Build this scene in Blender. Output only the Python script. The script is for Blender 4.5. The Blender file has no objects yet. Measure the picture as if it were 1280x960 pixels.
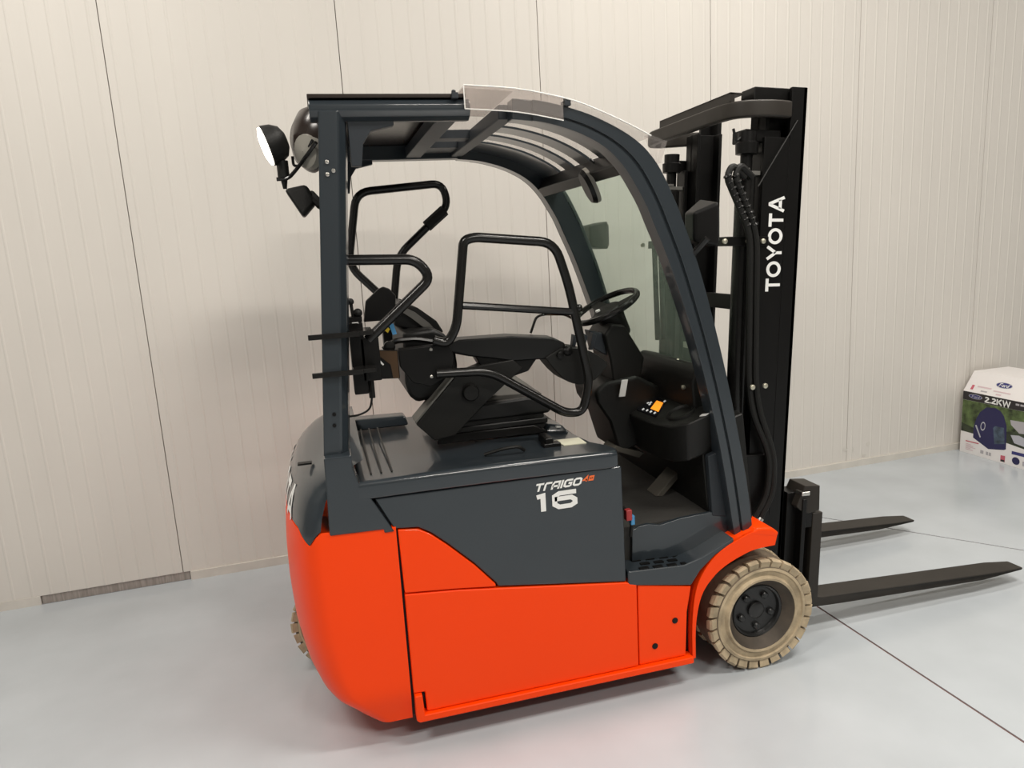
import bpy, bmesh, math, random
from mathutils import Vector, Matrix
random.seed(4)
SC = bpy.context.scene
COL = SC.collection

# ------------------------------------------------------------------ camera, world, lights, exposure
YAW, PITCH, ROLL = 0.249793, 0.187617, -0.057183
def cam_axes():
    cy, sy, cp, sp = math.cos(YAW), math.sin(YAW), math.cos(PITCH), math.sin(PITCH)
    f = Vector((sy*cp, cy*cp, -sp)); r = Vector((cy, -sy, 0)); u = r.cross(f)
    cr, sr = math.cos(ROLL), math.sin(ROLL)
    return r*cr+u*sr, u*cr-r*sr, f
_r, _u, _f = cam_axes()
cd = bpy.data.cameras.new('camera'); cam = bpy.data.objects.new('camera', cd); COL.objects.link(cam)
cd.sensor_width = 36.0; cd.lens = 886.999/1280*36; cd.clip_start = 0.05
M = Matrix(((_r.x, _u.x, -_f.x, -1.49363), (_r.y, _u.y, -_f.y, -2.71672), (_r.z, _u.z, -_f.z, 1.65075), (0, 0, 0, 1)))
cam.matrix_world = M
SC.camera = cam

w = bpy.data.worlds.new('world'); SC.world = w; w.use_nodes = True
w.node_tree.nodes['Background'].inputs[0].default_value = (0.9, 0.95, 1.0, 1)
w.node_tree.nodes['Background'].inputs[1].default_value = 0.17

WYAW = 0.0368114; WA = Vector((0, 1.28679, 0))
WD = Vector((math.cos(WYAW), math.sin(WYAW), 0)); WN = Vector((math.sin(WYAW), -math.cos(WYAW), 0))   # WN points into the room
def W(s, d, z): return WA + WD*s + WN*d + Vector((0, 0, z))

def lamp(name, s, d, z, sx, sy, power, col=(1, .945, .87)):
    l = bpy.data.lights.new(name, 'AREA'); l.shape = 'RECTANGLE'; l.size = sx; l.size_y = sy; l.energy = power; l.color = col
    o = bpy.data.objects.new(name, l); COL.objects.link(o); o.location = W(s, d, z); o.rotation_euler = (0, 0, WYAW)
    return o
LAMPS = [(-3.0, 1.5, 62), (0.7, 1.5, 58), (4.0, 1.5, 20), (-3.4, 3.7, 112), (.6, 3.3, 112), (3.4, 3.7, 70), (-.2, 6.3, 155)]
for s, d, pw in LAMPS:
    lamp('ceiling_lamp', s, d, 4.55, 1.5, .3, pw)

vs = SC.view_settings
vs.view_transform = 'Standard'; vs.look = 'None'; vs.gamma = 1.0; vs.use_curve_mapping = False
vs.exposure = -0.13

# ------------------------------------------------------------------ materials
def srgb(r, g, b):
    f = lambda c: (c/255/12.92) if c/255 <= .04045 else ((c/255+.055)/1.055)**2.4
    return (f(r), f(g), f(b), 1)
def mat(name, col, rough=.5, metal=0., coat=0., var=0., vscale=6., bump=0., bscale=60., rvar=0., spec=.5, emit=None, estr=0., stretch=None):
    m = bpy.data.materials.new(name); m.use_nodes = True
    nt = m.node_tree; b = nt.nodes['Principled BSDF']
    b.inputs['Base Color'].default_value = col; b.inputs['Roughness'].default_value = rough
    b.inputs['Metallic'].default_value = metal; b.inputs['Coat Weight'].default_value = coat
    b.inputs['Coat Roughness'].default_value = .08; b.inputs['Specular IOR Level'].default_value = spec
    if emit: b.inputs['Emission Color'].default_value = emit; b.inputs['Emission Strength'].default_value = estr
    tc = nt.nodes.new('ShaderNodeTexCoord'); vec = tc.outputs['Object']
    if stretch:
        mp = nt.nodes.new('ShaderNodeMapping'); mp.inputs['Scale'].default_value = stretch
        nt.links.new(vec, mp.inputs[0]); vec = mp.outputs[0]
    if var or rvar:
        n = nt.nodes.new('ShaderNodeTexNoise'); n.inputs['Scale'].default_value = vscale; n.inputs['Detail'].default_value = 5
        nt.links.new(vec, n.inputs['Vector'])
        if var:
            r = nt.nodes.new('ShaderNodeValToRGB')
            r.color_ramp.elements[0].position = .3; r.color_ramp.elements[1].position = .7
            r.color_ramp.elements[0].color = tuple(c*(1-var) for c in col[:3])+(1,)
            r.color_ramp.elements[1].color = tuple(min(1, c*(1+var)) for c in col[:3])+(1,)
            nt.links.new(n.outputs['Fac'], r.inputs[0]); nt.links.new(r.outputs[0], b.inputs['Base Color'])
        if rvar:
            mr = nt.nodes.new('ShaderNodeMapRange'); mr.inputs[1].default_value = .3; mr.inputs[2].default_value = .7
            mr.inputs[3].default_value = max(0, rough-rvar); mr.inputs[4].default_value = rough+rvar
            nt.links.new(n.outputs['Fac'], mr.inputs[0]); nt.links.new(mr.outputs[0], b.inputs['Roughness'])
    if bump:
        n2 = nt.nodes.new('ShaderNodeTexNoise'); n2.inputs['Scale'].default_value = bscale; n2.inputs['Detail'].default_value = 3
        nt.links.new(vec, n2.inputs['Vector'])
        bp = nt.nodes.new('ShaderNodeBump'); bp.inputs['Strength'].default_value = bump; bp.inputs['Distance'].default_value = .004
        nt.links.new(n2.outputs['Fac'], bp.inputs['Height']); nt.links.new(bp.outputs[0], b.inputs['Normal'])
    return m
def glassy(name, col, alpha, rough=.03, body=None, fk=1.):
    # clear sheet: mostly transparent with a tint, a little gloss and, if asked for, a milky body
    m = bpy.data.materials.new(name); m.use_nodes = True; nt = m.node_tree
    for n in list(nt.nodes): nt.nodes.remove(n)
    out = nt.nodes.new('ShaderNodeOutputMaterial'); tr = nt.nodes.new('ShaderNodeBsdfTransparent'); tr.inputs[0].default_value = col
    pr = nt.nodes.new('ShaderNodeBsdfPrincipled'); pr.inputs['Base Color'].default_value = body or col; pr.inputs['Roughness'].default_value = rough
    fr = nt.nodes.new('ShaderNodeFresnel'); fr.inputs[0].default_value = 1.45
    ma = nt.nodes.new('ShaderNodeMath'); ma.operation = 'MULTIPLY_ADD'; ma.inputs[1].default_value = (1-alpha)*fk; ma.inputs[2].default_value = alpha
    mx = nt.nodes.new('ShaderNodeMixShader')
    nt.links.new(fr.outputs[0], ma.inputs[0]); nt.links.new(ma.outputs[0], mx.inputs[0])
    nt.links.new(tr.outputs[0], mx.inputs[1]); nt.links.new(pr.outputs[0], mx.inputs[2]); nt.links.new(mx.outputs[0], out.inputs[0])
    return m
MT = dict(
    hall=mat('unseen_hall_grey', (.22, .22, .21, 1), .6),  # invented unseen walls and ceiling, darker so reflections and fill stay low
    wall=mat('wall_paint', (.67, .637, .590, 1), .5, var=.03, vscale=2.5, stretch=(1, 1, .3), bump=.15, bscale=40),
    seam=mat('seam_dark', srgb(120, 112, 104), .8),
    trim=mat('trim_paint', (.62, .59, .54, 1), .6, var=.06, vscale=9),
    trim_worn=mat('worn_trim', srgb(150, 142, 136), .7, var=.25, vscale=30, stretch=(3, 3, .3)),
    floor=mat('epoxy_floor', (.455, .488, .515, 1), .19, var=.07, vscale=2.2, rvar=.06, bump=.03, bscale=8),
    joint=mat('joint_sealant', srgb(104, 66, 62), .7),
    orange=mat('orange_paint', (1.0, .060, .001, 1), .40, coat=.12, spec=.15, var=.02, vscale=3),
    grey=mat('slate_paint', (.0235, .0305, .037, 1), .30, coat=.8, spec=.3, var=.03, vscale=4),
    greym=mat('slate_matt', (.026, .031, .037, 1), .45, spec=.3),
    black=mat('black_paint', (.0045, .0042, .004, 1), .38, spec=.25, var=.1, vscale=9),
    fork=mat('fork_steel', (.026, .022, .018, 1), .48, spec=.3, var=.12, vscale=12),
    tube=mat('tube_black', (.009, .0085, .008, 1), .22, spec=.4),
    plastic=mat('black_plastic', (.008, .0078, .007, 1), .5, spec=.3, bump=.2, bscale=200),
    mat_rub=mat('floor_rubber', (.030, .028, .025, 1), .75, bump=.3, bscale=120),
    vinyl=mat('seat_vinyl', (.007, .007, .007, 1), .4, spec=.35),
    greyp=mat('grey_plate', (.13, .126, .115, 1), .4),
    pedal=mat('pedal_rubber', (.075, .068, .055, 1), .7),
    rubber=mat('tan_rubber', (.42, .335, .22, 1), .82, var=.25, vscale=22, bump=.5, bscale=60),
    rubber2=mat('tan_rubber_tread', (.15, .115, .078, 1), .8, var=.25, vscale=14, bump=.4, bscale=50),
    rubber3=mat('rim_dish_brown', (.060, .046, .033, 1), .7, var=.3, vscale=18),  # dark brown dish inside the rim
    rim=mat('rim_black', (.012, .012, .012, 1), .35, var=.3, vscale=20),
    steel=mat('steel', (.6, .58, .54, 1), .28, metal=1.),
    brass=mat('zinc_bolt', (.55, .52, .42, 1), .4, metal=.8),
    white=mat('white_print', (.82, .82, .80, 1), .5),
    orangep=mat('orange_print', (.85, .16, .04, 1), .5),
    lamp=mat('lamp_lens', (1, .97, .85, 1), .3, emit=(1, .95, .78, 1), estr=9.),
    lens=mat('dark_lens', (.05, .05, .05, 1), .1),
    dome=mat('dome_brown', (.022, .014, .011, 1), .25),
    domeg=mat('dome_grey', (.30, .285, .25, 1), .4),
    amber=mat('amber_plate', (.055, .024, .004, 1), .45),
    blue=mat('blue_tape', (.06, .25, .48, 1), .5),
    yellow=mat('yellow_sticker', (.7, .5, .02, 1), .5),
    red=mat('red_plug', (.35, .03, .03, 1), .5),
    cream=mat('cream_label', (.62, .60, .47, 1), .5),
    disp=mat('display_glass', (.006, .006, .008, 1), .15),
    dispo=mat('display_orange', (1, .3, .02, 1), .4, emit=(1, .30, .02, 1), estr=.9),
    dispw=mat('display_white', (.7, .7, .7, 1), .4, emit=(.8, .8, .8, 1), estr=.25),
    carton=mat('carton_white', (.80, .77, .76, 1), .5),
    cblack=mat('carton_black', (.018, .014, .016, 1), .45),
    cblue=mat('carton_blue', (.016, .014, .075, 1), .4),
    cnavy=mat('logo_navy', (.03, .03, .16, 1), .4),
    csil=mat('logo_silver', (.45, .45, .5, 1), .4),
    cteal=mat('carton_teal', (.05, .075, .11, 1), .4, var=.6, vscale=30),
    cred=mat('carton_red', (.55, .12, .16, 1), .5),
    cgrey=mat('carton_grey', (.42, .40, .42, 1), .5),
    cpink=mat('carton_pink', (.66, .5, .53, 1), .5),
    cgreen=mat('carton_foliage', (.075, .11, .035, 1), .5, var=.85, vscale=18),
    cdark=mat('carton_dark_foliage', (.03, .04, .02, 1), .5, var=.7, vscale=14),
    glass=glassy('green_glass', (.91, .96, .925, 1), .06, body=(.60, .70, .60, 1), fk=.25),
    sheet=glassy('clear_sheet', (.96, .95, .945, 1), .04, rough=.05, body=(.75, .70, .68, 1), fk=.18),
    film=glassy('milky_film', (.95, .93, .92, 1), .18, rough=.2, body=(.55, .50, .47, 1), fk=.15),
    sheet_edge_glint=mat('sheet_edge_glint', (.88, .86, .82, 1), .3),
)

# ------------------------------------------------------------------ mesh helpers
def link(name, bm, m, parent=None, angle=35, bevel=0., props=None):
    bmesh.ops.recalc_face_normals(bm, faces=bm.faces[:]); bm.normal_update()
    if bevel:
        es = [e for e in bm.edges if len(e.link_faces) == 2 and e.calc_face_angle(0) > .5]
        bmesh.ops.bevel(bm, geom=es, offset=bevel, segments=3, profile=.6, affect='EDGES', clamp_overlap=True)
    bmesh.ops.recalc_face_normals(bm, faces=bm.faces[:])
    me = bpy.data.meshes.new(name); bm.to_mesh(me); bm.free()
    me.materials.append(MT[m] if isinstance(m, str) else m)
    for p in me.polygons: p.use_smooth = True
    me.set_sharp_from_angle(angle=math.radians(angle))
    o = bpy.data.objects.new(name, me); COL.objects.link(o)
    if bevel:
        wn = o.modifiers.new('weighted_normal', 'WEIGHTED_NORMAL'); wn.keep_sharp = True; wn.weight = 100
    if parent:
        o.parent = parent; o.matrix_parent_inverse = parent.matrix_basis.inverted()
    for k, v in (props or {}).items(): o[k] = v
    return o
def B(): return bmesh.new()
def box(bm, x0, x1, y0, y1, z0, z1):
    v = [bm.verts.new((x, y, z)) for x in (x0, x1) for y in (y0, y1) for z in (z0, z1)]
    for f in ((0, 1, 3, 2), (4, 6, 7, 5), (0, 4, 5, 1), (2, 3, 7, 6), (0, 2, 6, 4), (1, 5, 7, 3)): bm.faces.new([v[i] for i in f])
    return v
def prism(bm, pts, a, b, ax='y'):
    def P(p, t):
        return {'y': (p[0], t, p[1]), 'x': (t, p[0], p[1]), 'z': (p[0], p[1], t)}[ax]
    A = [bm.verts.new(P(p, a)) for p in pts]; C = [bm.verts.new(P(p, b)) for p in pts]
    bm.faces.new(A); bm.faces.new(C[::-1]); n = len(pts)
    for i in range(n): bm.faces.new([A[i], C[i], C[(i+1) % n], A[(i+1) % n]])
    return A+C
def hexa(bm, a, b):
    # solid between two matching quads
    A = [bm.verts.new(p) for p in a]; C = [bm.verts.new(p) for p in b]; n = len(a)
    bm.faces.new(A); bm.faces.new(C[::-1])
    for i in range(n): bm.faces.new([A[i], C[i], C[(i+1) % n], A[(i+1) % n]])
def fillet(pts, r, n=6):
    pts = [Vector(p) for p in pts]; out = [pts[0]]
    for i in range(1, len(pts)-1):
        a, b, c = pts[i-1], pts[i], pts[i+1]; u = (a-b); v = (c-b)
        d = min(r, u.length*.48, v.length*.48); p0 = b+u.normalized()*d; p1 = b+v.normalized()*d
        for k in range(n+1):
            t = k/n; out.append(p0*(1-t)**2+b*2*t*(1-t)+p1*t*t)
    out.append(pts[-1]); return out
def tube(bm, pts, r, seg=10, fil=0., closed=False):
    pts = fillet(pts, fil) if fil else [Vector(p) for p in pts]
    rings = []; N = None
    for i, p in enumerate(pts):
        t = (pts[min(i+1, len(pts)-1)]-pts[max(i-1, 0)]).normalized()
        if N is None:
            N = t.cross(Vector((0, 0, 1)));  N = N if N.length > .1 else t.cross(Vector((0, 1, 0)))
        N = (N-t*N.dot(t)).normalized(); Bn = t.cross(N)
        rr = r(i/(len(pts)-1)) if callable(r) else r
        rings.append([bm.verts.new(p+(N*math.cos(2*math.pi*k/seg)+Bn*math.sin(2*math.pi*k/seg))*rr) for k in range(seg)])
    for a, b in zip(rings, rings[1:]):
        for k in range(seg): bm.faces.new([a[k], a[(k+1) % seg], b[(k+1) % seg], b[k]])
    bm.faces.new(rings[0][::-1]); bm.faces.new(rings[-1])
def lathe(bm, prof, c, axis, seg=32, cap=True):
    # prof: (radius, distance along axis)
    c = Vector(c); axis = Vector(axis).normalized()
    u = axis.cross(Vector((0, 0, 1)));  u = u if u.length > .1 else axis.cross(Vector((1, 0, 0)))
    u.normalize(); v = axis.cross(u); rings = []
    for r, h in prof:
        rings.append([bm.verts.new(c+axis*h+(u*math.cos(2*math.pi*k/seg)+v*math.sin(2*math.pi*k/seg))*max(r, 1e-4)) for k in range(seg)])
    for a, b in zip(rings, rings[1:]):
        for k in range(seg): bm.faces.new([a[k], a[(k+1) % seg], b[(k+1) % seg], b[k]])
    if cap: bm.faces.new(rings[0][::-1]); bm.faces.new(rings[-1])
def ribbon(bm, outer, inner, y0, y1, t0=0., t1=1.):
    A = [Vector((o[0]*(1-t0)+i[0]*t0, 0, o[1]*(1-t0)+i[1]*t0)) for o, i in zip(outer, inner)]
    C = [Vector((o[0]*(1-t1)+i[0]*t1, 0, o[1]*(1-t1)+i[1]*t1)) for o, i in zip(outer, inner)]
    R = [[bm.verts.new((a.x, y0, a.z)), bm.verts.new((c.x, y0, c.z)), bm.verts.new((c.x, y1, c.z)), bm.verts.new((a.x, y1, a.z))] for a, c in zip(A, C)]
    for a, b in zip(R, R[1:]):
        for k in range(4): bm.faces.new([a[k], a[(k+1) % 4], b[(k+1) % 4], b[k]])
    bm.faces.new(R[0][::-1]); bm.faces.new(R[-1])
def ball(bm, c, r, seg=16, sc=(1, 1, 1)):
    bmesh.ops.create_uvsphere(bm, u_segments=seg, v_segments=seg//2, radius=r, matrix=Matrix.Translation(c) @ Matrix.Diagonal((*sc, 1)))
def smooth_pts(pts, n=4):
    P = [Vector((p[0], 0, p[1])) for p in pts]; out = []
    for i in range(len(P)-1):
        a, b, c, d = P[max(i-1, 0)], P[i], P[i+1], P[min(i+2, len(P)-1)]
        for k in range(n):
            t = k/n; q = .5*((2*b)+(c-a)*t+(2*a-5*b+4*c-d)*t*t+(3*b-a-3*c+d)*t**3); out.append((q.x, q.z))
    out.append(pts[-1]); return out

# stroke lettering: each glyph = (advance width, [polylines]) in a box of height 1
def arc(cx, cy, rx, ry, a0, a1, n=10): return [(cx+rx*math.cos(math.radians(a0+(a1-a0)*k/n)), cy+ry*math.sin(math.radians(a0+(a1-a0)*k/n))) for k in range(n+1)]
def glyphs(t):
    h = t/2
    return {
     'T': (.92, [[(0, 1-h), (.92, 1-h)], [(.46, 1-t), (.46, 0)]]),
     'O': (1.12, [arc(.56, .5, .56-h, .5-h, 0, 360, 28)]),
     'Y': (1.0, [[(.06, 1), (.5, .42), (.5, 0)], [(.94, 1), (.5, .42)]]),
     'A': (1.08, [[(.07, 0), (.5, 1-h*.4), (.58, 1-h*.4), (1.01, 0)], [(.24, .27), (.84, .27)]]),
     'R': (.80, [[(h, 0), (h, .72), (.22, 1-h), (.86, 1-h)]]),
     'a': (1.0, [[(h, 0), (h, .62), (.28, 1-h), (1-h, 1-h), (1-h, 0)], [(h, .38), (1-h, .38)]]),
     'I': (t, [[(h, 0), (h, 1)]]),
     'G': (1.0, [[(1., 1-h), (.3, 1-h), (h, .76), (h, .24), (.3, h), (.72, h), (1-h, .2), (1-h, .5), (.55, .5)]]),
     'o': (1.05, [[(.3, h), (h, .25), (h, .75), (.3, 1-h), (.75, 1-h), (1.05-h, .75), (1.05-h, .25), (.75, h), (.3, h)]]),
     '1': (.5, [[(0, .82), (.3, 1-h), (.3, 0)]]),
     '6': (1.25, [[(1.2, 1-h), (.36, 1-h), (h, .74), (h, .28), (.34, h), (.92, h), (1.25-h, .24), (1.25-h, .44), (.95, .58), (h, .58)]]),
     '2': (.72, [[(h, .76), (.2, 1-h), (.5, 1-h), (.72-h, .76), (.72-h, .66), (h, .2), (h, h), (.74, h)]]),
     '.': (t, [[(h, 0), (h, t*1.1)]]),
     'K': (.86, [[(h, 0), (h, 1)], [(.8, 1), (h+.05, .46)], [(.3, .6), (.84, 0)]]),
     'W': (1.3, [[(.08, 1), (.34, .05), (.65, .92), (.96, .05), (1.22, 1)]]),
     '4': (.72, [[(.55, 0), (.55, 1), (h, .3), (.76, .3)]]),
     '8': (.72, [[(h, h), (.72-h, h), (.72-h, 1-h), (h, 1-h), (h, h)], [(h, .52), (.72-h, .52)]]),
     'F': (.7, [[(.7, 1-h), (h, 1-h), (h, 0)], [(h, .52), (.55, .52)]]),
     'r': (.42, [[(h, 0), (h, .62)], [(h, .4), (.2, .6), (.42, .6)]]),
     'q': (.6, [arc(.3, .32, .3-h, .32-h, 0, 360, 16)]),
     'd': (.62, [arc(.3, .32, .3-h, .32-h, 0, 360, 16), [(.6-h, 0), (.6-h, 1)]]),
     ' ': (.4, []),
    }
def text_quads(s, t=.2, gap=.16):
    G = glyphs(t); x = 0.; Q = []
    for ch in s:
        wd, strokes = G[ch]
        for pl in strokes:
            closed = (Vector(pl[0])-Vector(pl[-1])).length < 1e-4
            pts = [Vector(p) for p in pl]; n = len(pts); L = []; Rr = []
            for i, p in enumerate(pts):
                if closed: a, b = pts[(i-1) % (n-1)] if i not in (0, n-1) else pts[n-2], pts[i+1] if i < n-1 else pts[1]
                else: a, b = pts[max(i-1, 0)], pts[min(i+1, n-1)]
                d0 = (p-a).normalized() if (p-a).length > 1e-6 else None; d1 = (b-p).normalized() if (b-p).length > 1e-6 else None
                d0 = d0 or d1; d1 = d1 or d0
                n0 = Vector((-d0.y, d0.x)); n1 = Vector((-d1.y, d1.x)); mm = (n0+n1)
                mm = mm.normalized() if mm.length > .2 else n0
                k = t/2/max(.45, mm.dot(n0)); L.append(p+mm*k); Rr.append(p-mm*k)
            for i in range(n-1):
                for j in range(3):
                    f0, f1 = j/3, (j+1)/3
                    Q.append([(q.x+x, q.y) for q in (L[i].lerp(L[i+1], f0), L[i].lerp(L[i+1], f1), Rr[i].lerp(Rr[i+1], f1), Rr[i].lerp(Rr[i+1], f0))])
        x += wd+gap
    return Q, x-gap
def text(name, s, fn, m, parent, t=.2, gap=.16, props=None):
    # fn(u in 0..1 along the whole word, v in 0..1 up) -> 3D point
    Q, wd = text_quads(s, t, gap); bm = B()
    for q in Q: bm.faces.new([bm.verts.new(fn(u/wd, v)) for u, v in q])
    bmesh.ops.remove_doubles(bm, verts=bm.verts[:], dist=1e-6)
    me_o = link_flat(name, bm, m, parent); 
    for k, v in (props or {}).items(): me_o[k] = v
    return me_o
def link_flat(name, bm, m, parent):
    me = bpy.data.meshes.new(name); bm.to_mesh(me); bm.free(); me.materials.append(MT[m])
    o = bpy.data.objects.new(name, me); COL.objects.link(o)
    if parent: o.parent = parent; o.matrix_parent_inverse = parent.matrix_basis.inverted()
    return o
def tag(o, label, cat, group=None, kind=None):
    if label: o['label'] = label
    if cat: o['category'] = cat
    if group: o['group'] = group
    if kind: o['kind'] = kind
    return o
def empty(name, loc):
    o = bpy.data.objects.new(name, None); o.location = loc; o.empty_display_size = .1; COL.objects.link(o); return o

# ------------------------------------------------------------------ the room
S0, S1, DEPTH, HT = -5.2, 5.6, 8.0, 5.0
def wbox(bm, s0, s1, d0, d1, z0, z1):
    hexa(bm, [W(s0, d0, z0), W(s1, d0, z0), W(s1, d1, z0), W(s0, d1, z0)], [W(s0, d0, z1), W(s1, d0, z1), W(s1, d1, z1), W(s0, d1, z1)])
bm = B(); wbox(bm, S0, S1, -.12, -.012, 0, HT)
wall = link('wall_back', bm, 'seam'); tag(wall, 'cream wall of upright ribbed panels behind the forklift', 'wall', kind='structure')
PW, PO, NR = 1.0810, -2.37578, 13
k0 = int(math.floor((S0-PO)/PW))
def panel_mesh():
    prof = [(.002, 0)]
    for r in range(NR):
        c = PW*(r+.5)/NR
        prof += [(c-.008, 0), (c-.002, .0018), (c+.003, .0018), (c+.008, 0)]
    prof.append((PW-.002, 0)); bm = B()
    lo = [bm.verts.new((s, -d, .047)) for s, d in prof]; hi = [bm.verts.new((s, -d, HT)) for s, d in prof]
    bl = [bm.verts.new((s, .012, .047)) for s in (.002, PW-.002)]; bh = [bm.verts.new((s, .012, HT)) for s in (.002, PW-.002)]
    for i in range(len(prof)-1): bm.faces.new([lo[i], lo[i+1], hi[i+1], hi[i]])
    bm.faces.new([lo[0], hi[0], bh[0], bl[0]]); bm.faces.new([lo[-1], bl[1], bh[1], hi[-1]])
    bm.faces.new(list(lo)[::-1]+[bl[0], bl[1]])
    me = bpy.data.meshes.new('wall_panel'); bm.to_mesh(me); bm.free(); me.materials.append(MT['wall']); return me
pm = panel_mesh()
k = k0
while PO+k*PW < S1:
    o = bpy.data.objects.new('wall_panel', pm); COL.objects.link(o)
    o.location = W(PO+k*PW, 0, 0); o.rotation_euler = (0, 0, WYAW); o.parent = wall
    k += 1
# strip along the foot of the wall: three lengths
for i, (a, b, d, m) in enumerate([(S0, -3.05, .003, 'trim'), (-3.045, -2.345, -.004, 'trim_worn'), (-2.34, S1, .012, 'trim')]):
    bm = B(); wbox(bm, a, b, -.012, d, 0.0, .0465)
    tag(link('trim_%d' % (i+1), bm, m), ['painted strip at the foot of the wall, left end', 'scuffed bare strip at the foot of the wall left of the forklift', 'painted strip at the foot of the wall behind the forklift'][i], 'trim', kind='structure')
for sx, z, ww, hh, m in ((1.93, .135, .05, .03, 'white'), (2.0, .125, .02, .035, 'white'), (2.13, .15, .03, .03, 'white'), (2.10, .07, .035, .03, 'white'), (-2.30, 2.96, .05, .10, 'cpink')):
    bm = B(); n = 9 if m == 'white' else 4
    ring = [(sx+ww*.5*math.cos(2*math.pi*(i+.5)/n)*random.uniform(.5, 1.2), z+hh*.5*math.sin(2*math.pi*(i+.5)/n)*random.uniform(.5, 1.2)) for i in range(n)] if m == 'white' else [(sx-ww/2, z-hh/2), (sx+ww/2, z-hh/2), (sx+ww/2, z+hh/2), (sx-ww/2, z+hh/2)]
    hexa(bm, [W(a, .0015, b) for a, b in ring], [W(a, .0025, b) for a, b in ring]); link('wall_scuff' if m == 'white' else 'wall_tape', bm, 'trim' if m == 'white' else m, wall)
# floor slabs split by two sealed joints
bm = B(); wbox(bm, S0, S1, 0, DEPTH, -.2, -.004)
fl = link('floor', bm, 'joint'); tag(fl, 'light grey glossy epoxy floor with thin dark red joints', 'floor', kind='structure')
L1 = (Vector((.5080, -.38, 0)), Vector((-.0368, 1, 0)).normalized()); L2 = (Vector((1.368, .452, 0)), Vector((.444, -.541, 0)).normalized())
bm = B()
hexa(bm, [W(S0, 0, -.004), W(S1, 0, -.004), W(S1, DEPTH, -.004), W(S0, DEPTH, -.004)], [W(S0, 0, 0), W(S1, 0, 0), W(S1, DEPTH, 0), W(S0, DEPTH, 0)])
def side(bm, lines):
    for p, n in lines:
        g = bm.verts[:]+bm.edges[:]+bm.faces[:]
        r = bmesh.ops.bisect_plane(bm, geom=g, plane_co=p, plane_no=n, clear_outer=True, dist=1e-6)
        ed = [e for e in r['geom_cut'] if isinstance(e, bmesh.types.BMEdge)]
        bmesh.ops.edgeloop_fill(bm, edges=ed)
n1 = Vector((L1[1].y, -L1[1].x, 0)); n2 = Vector((L2[1].y, -L2[1].x, 0))     # normals
if n1.x < 0: n1 = -n1
if n2.x < 0: n2 = -n2
g = .005
for lines in ([(L1[0]-n1*g, n1)], [(L1[0]+n1*g, -n1), (L2[0]-n2*g, n2)], [(L2[0]+n2*g, -n2), (L1[0]+n1*g, -n1)]):
    b2 = bm.copy(); side(b2, lines); link('floor_slab', b2, 'floor', fl)
bm.free()
bm = B(); wbox(bm, S0-.12, S1+.12, -.12, DEPTH+.12, HT, HT+.1); tag(link('ceiling', bm, 'hall'), 'unseen ceiling of the hall, darker grey to dim reflections', 'ceiling', kind='structure')
bm = B(); wbox(bm, S0-.12, S0, -.12, DEPTH, 0, HT); tag(link('wall_left', bm, 'hall'), 'unseen end wall of the hall, left, darker grey to dim reflections', 'wall', kind='structure')
bm = B(); wbox(bm, S1, S1+.12, -.12, DEPTH, 0, HT); tag(link('wall_right', bm, 'hall'), 'unseen end wall of the hall, right, darker grey to dim reflections', 'wall', kind='structure')
bm = B(); wbox(bm, S0, S1, DEPTH, DEPTH+.12, 0, HT); tag(link('wall_front', bm, 'hall'), 'unseen wall behind the photographer, darker grey to dim reflections', 'wall', kind='structure')

# ------------------------------------------------------------------ forklift
FL = empty('forklift', (-.7, 0, 0))
tag(FL, 'orange and slate grey three-wheel electric forklift parked along the wall', 'forklift')
def part(name, bm, m, parent=None, **kw): return link(name, bm, m, parent or FL, **kw)

# --- counterweight: lofted round tail
XF, YS = -1.347, .53
def cw_point(u, z):
    # u 0..1 from near side seam round the tail to the far side seam
    zz = [.095, .12, .16, .205, .30, .42, .55, .68, .80, .86, .91, .95, .98, 1.0, 1.008]
    xr = [-1.535, -1.575, -1.618, -1.662, -1.694, -1.714, -1.720, -1.717, -1.706, -1.694, -1.678, -1.652, -1.615, -1.56, -1.50]
    ys = [.503, .508, .517, .53, .53, .53, .53, .53, .53, .528, .522, .512, .498, .475, .44]
    rc = [.12, .14, .15, .15, .15, .15, .15, .14, .13, .13, .13, .13, .12, .10, .08]
    z = min(max(z, zz[0]), zz[-1])
    i = max(j for j in range(len(zz)-1) if zz[j] <= z)
    t = (z-zz[i])/(zz[i+1]-zz[i]); L = lambda a: a[i]*(1-t)+a[i+1]*t
    X, Yh, R = L(xr), L(ys), L(rc)
    s = u if u <= .5 else 1-u; s *= 2       # 0 at seam, 1 at tail centre
    sp = .22
    if s < sp: x = XF+(X+R-XF)*s/sp; y = -Yh
    else:
        a = (s-sp)/(1-sp)*math.pi/2; e = 2/2.35
        x = X+R-R*math.sin(a)**e; y = -Yh*math.cos(a)**e if a < math.pi/2-1e-6 else 0.
    return Vector((x, y if u <= .5 else -y, z))
def split_z(u):
    s = 2*(u if u <= .5 else 1-u)
    kn = [(0, .80), (.14, .80), (.22, .818), (.27, .803), (.345, .768), (.39, .778), (.5, .815), (.8, .83), (1, .83)]
    for (a, za), (b, zb) in zip(kn, kn[1:]):
        if a <= s <= b: return za+(zb-za)*(s-a)/(b-a)
NU = 96
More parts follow.
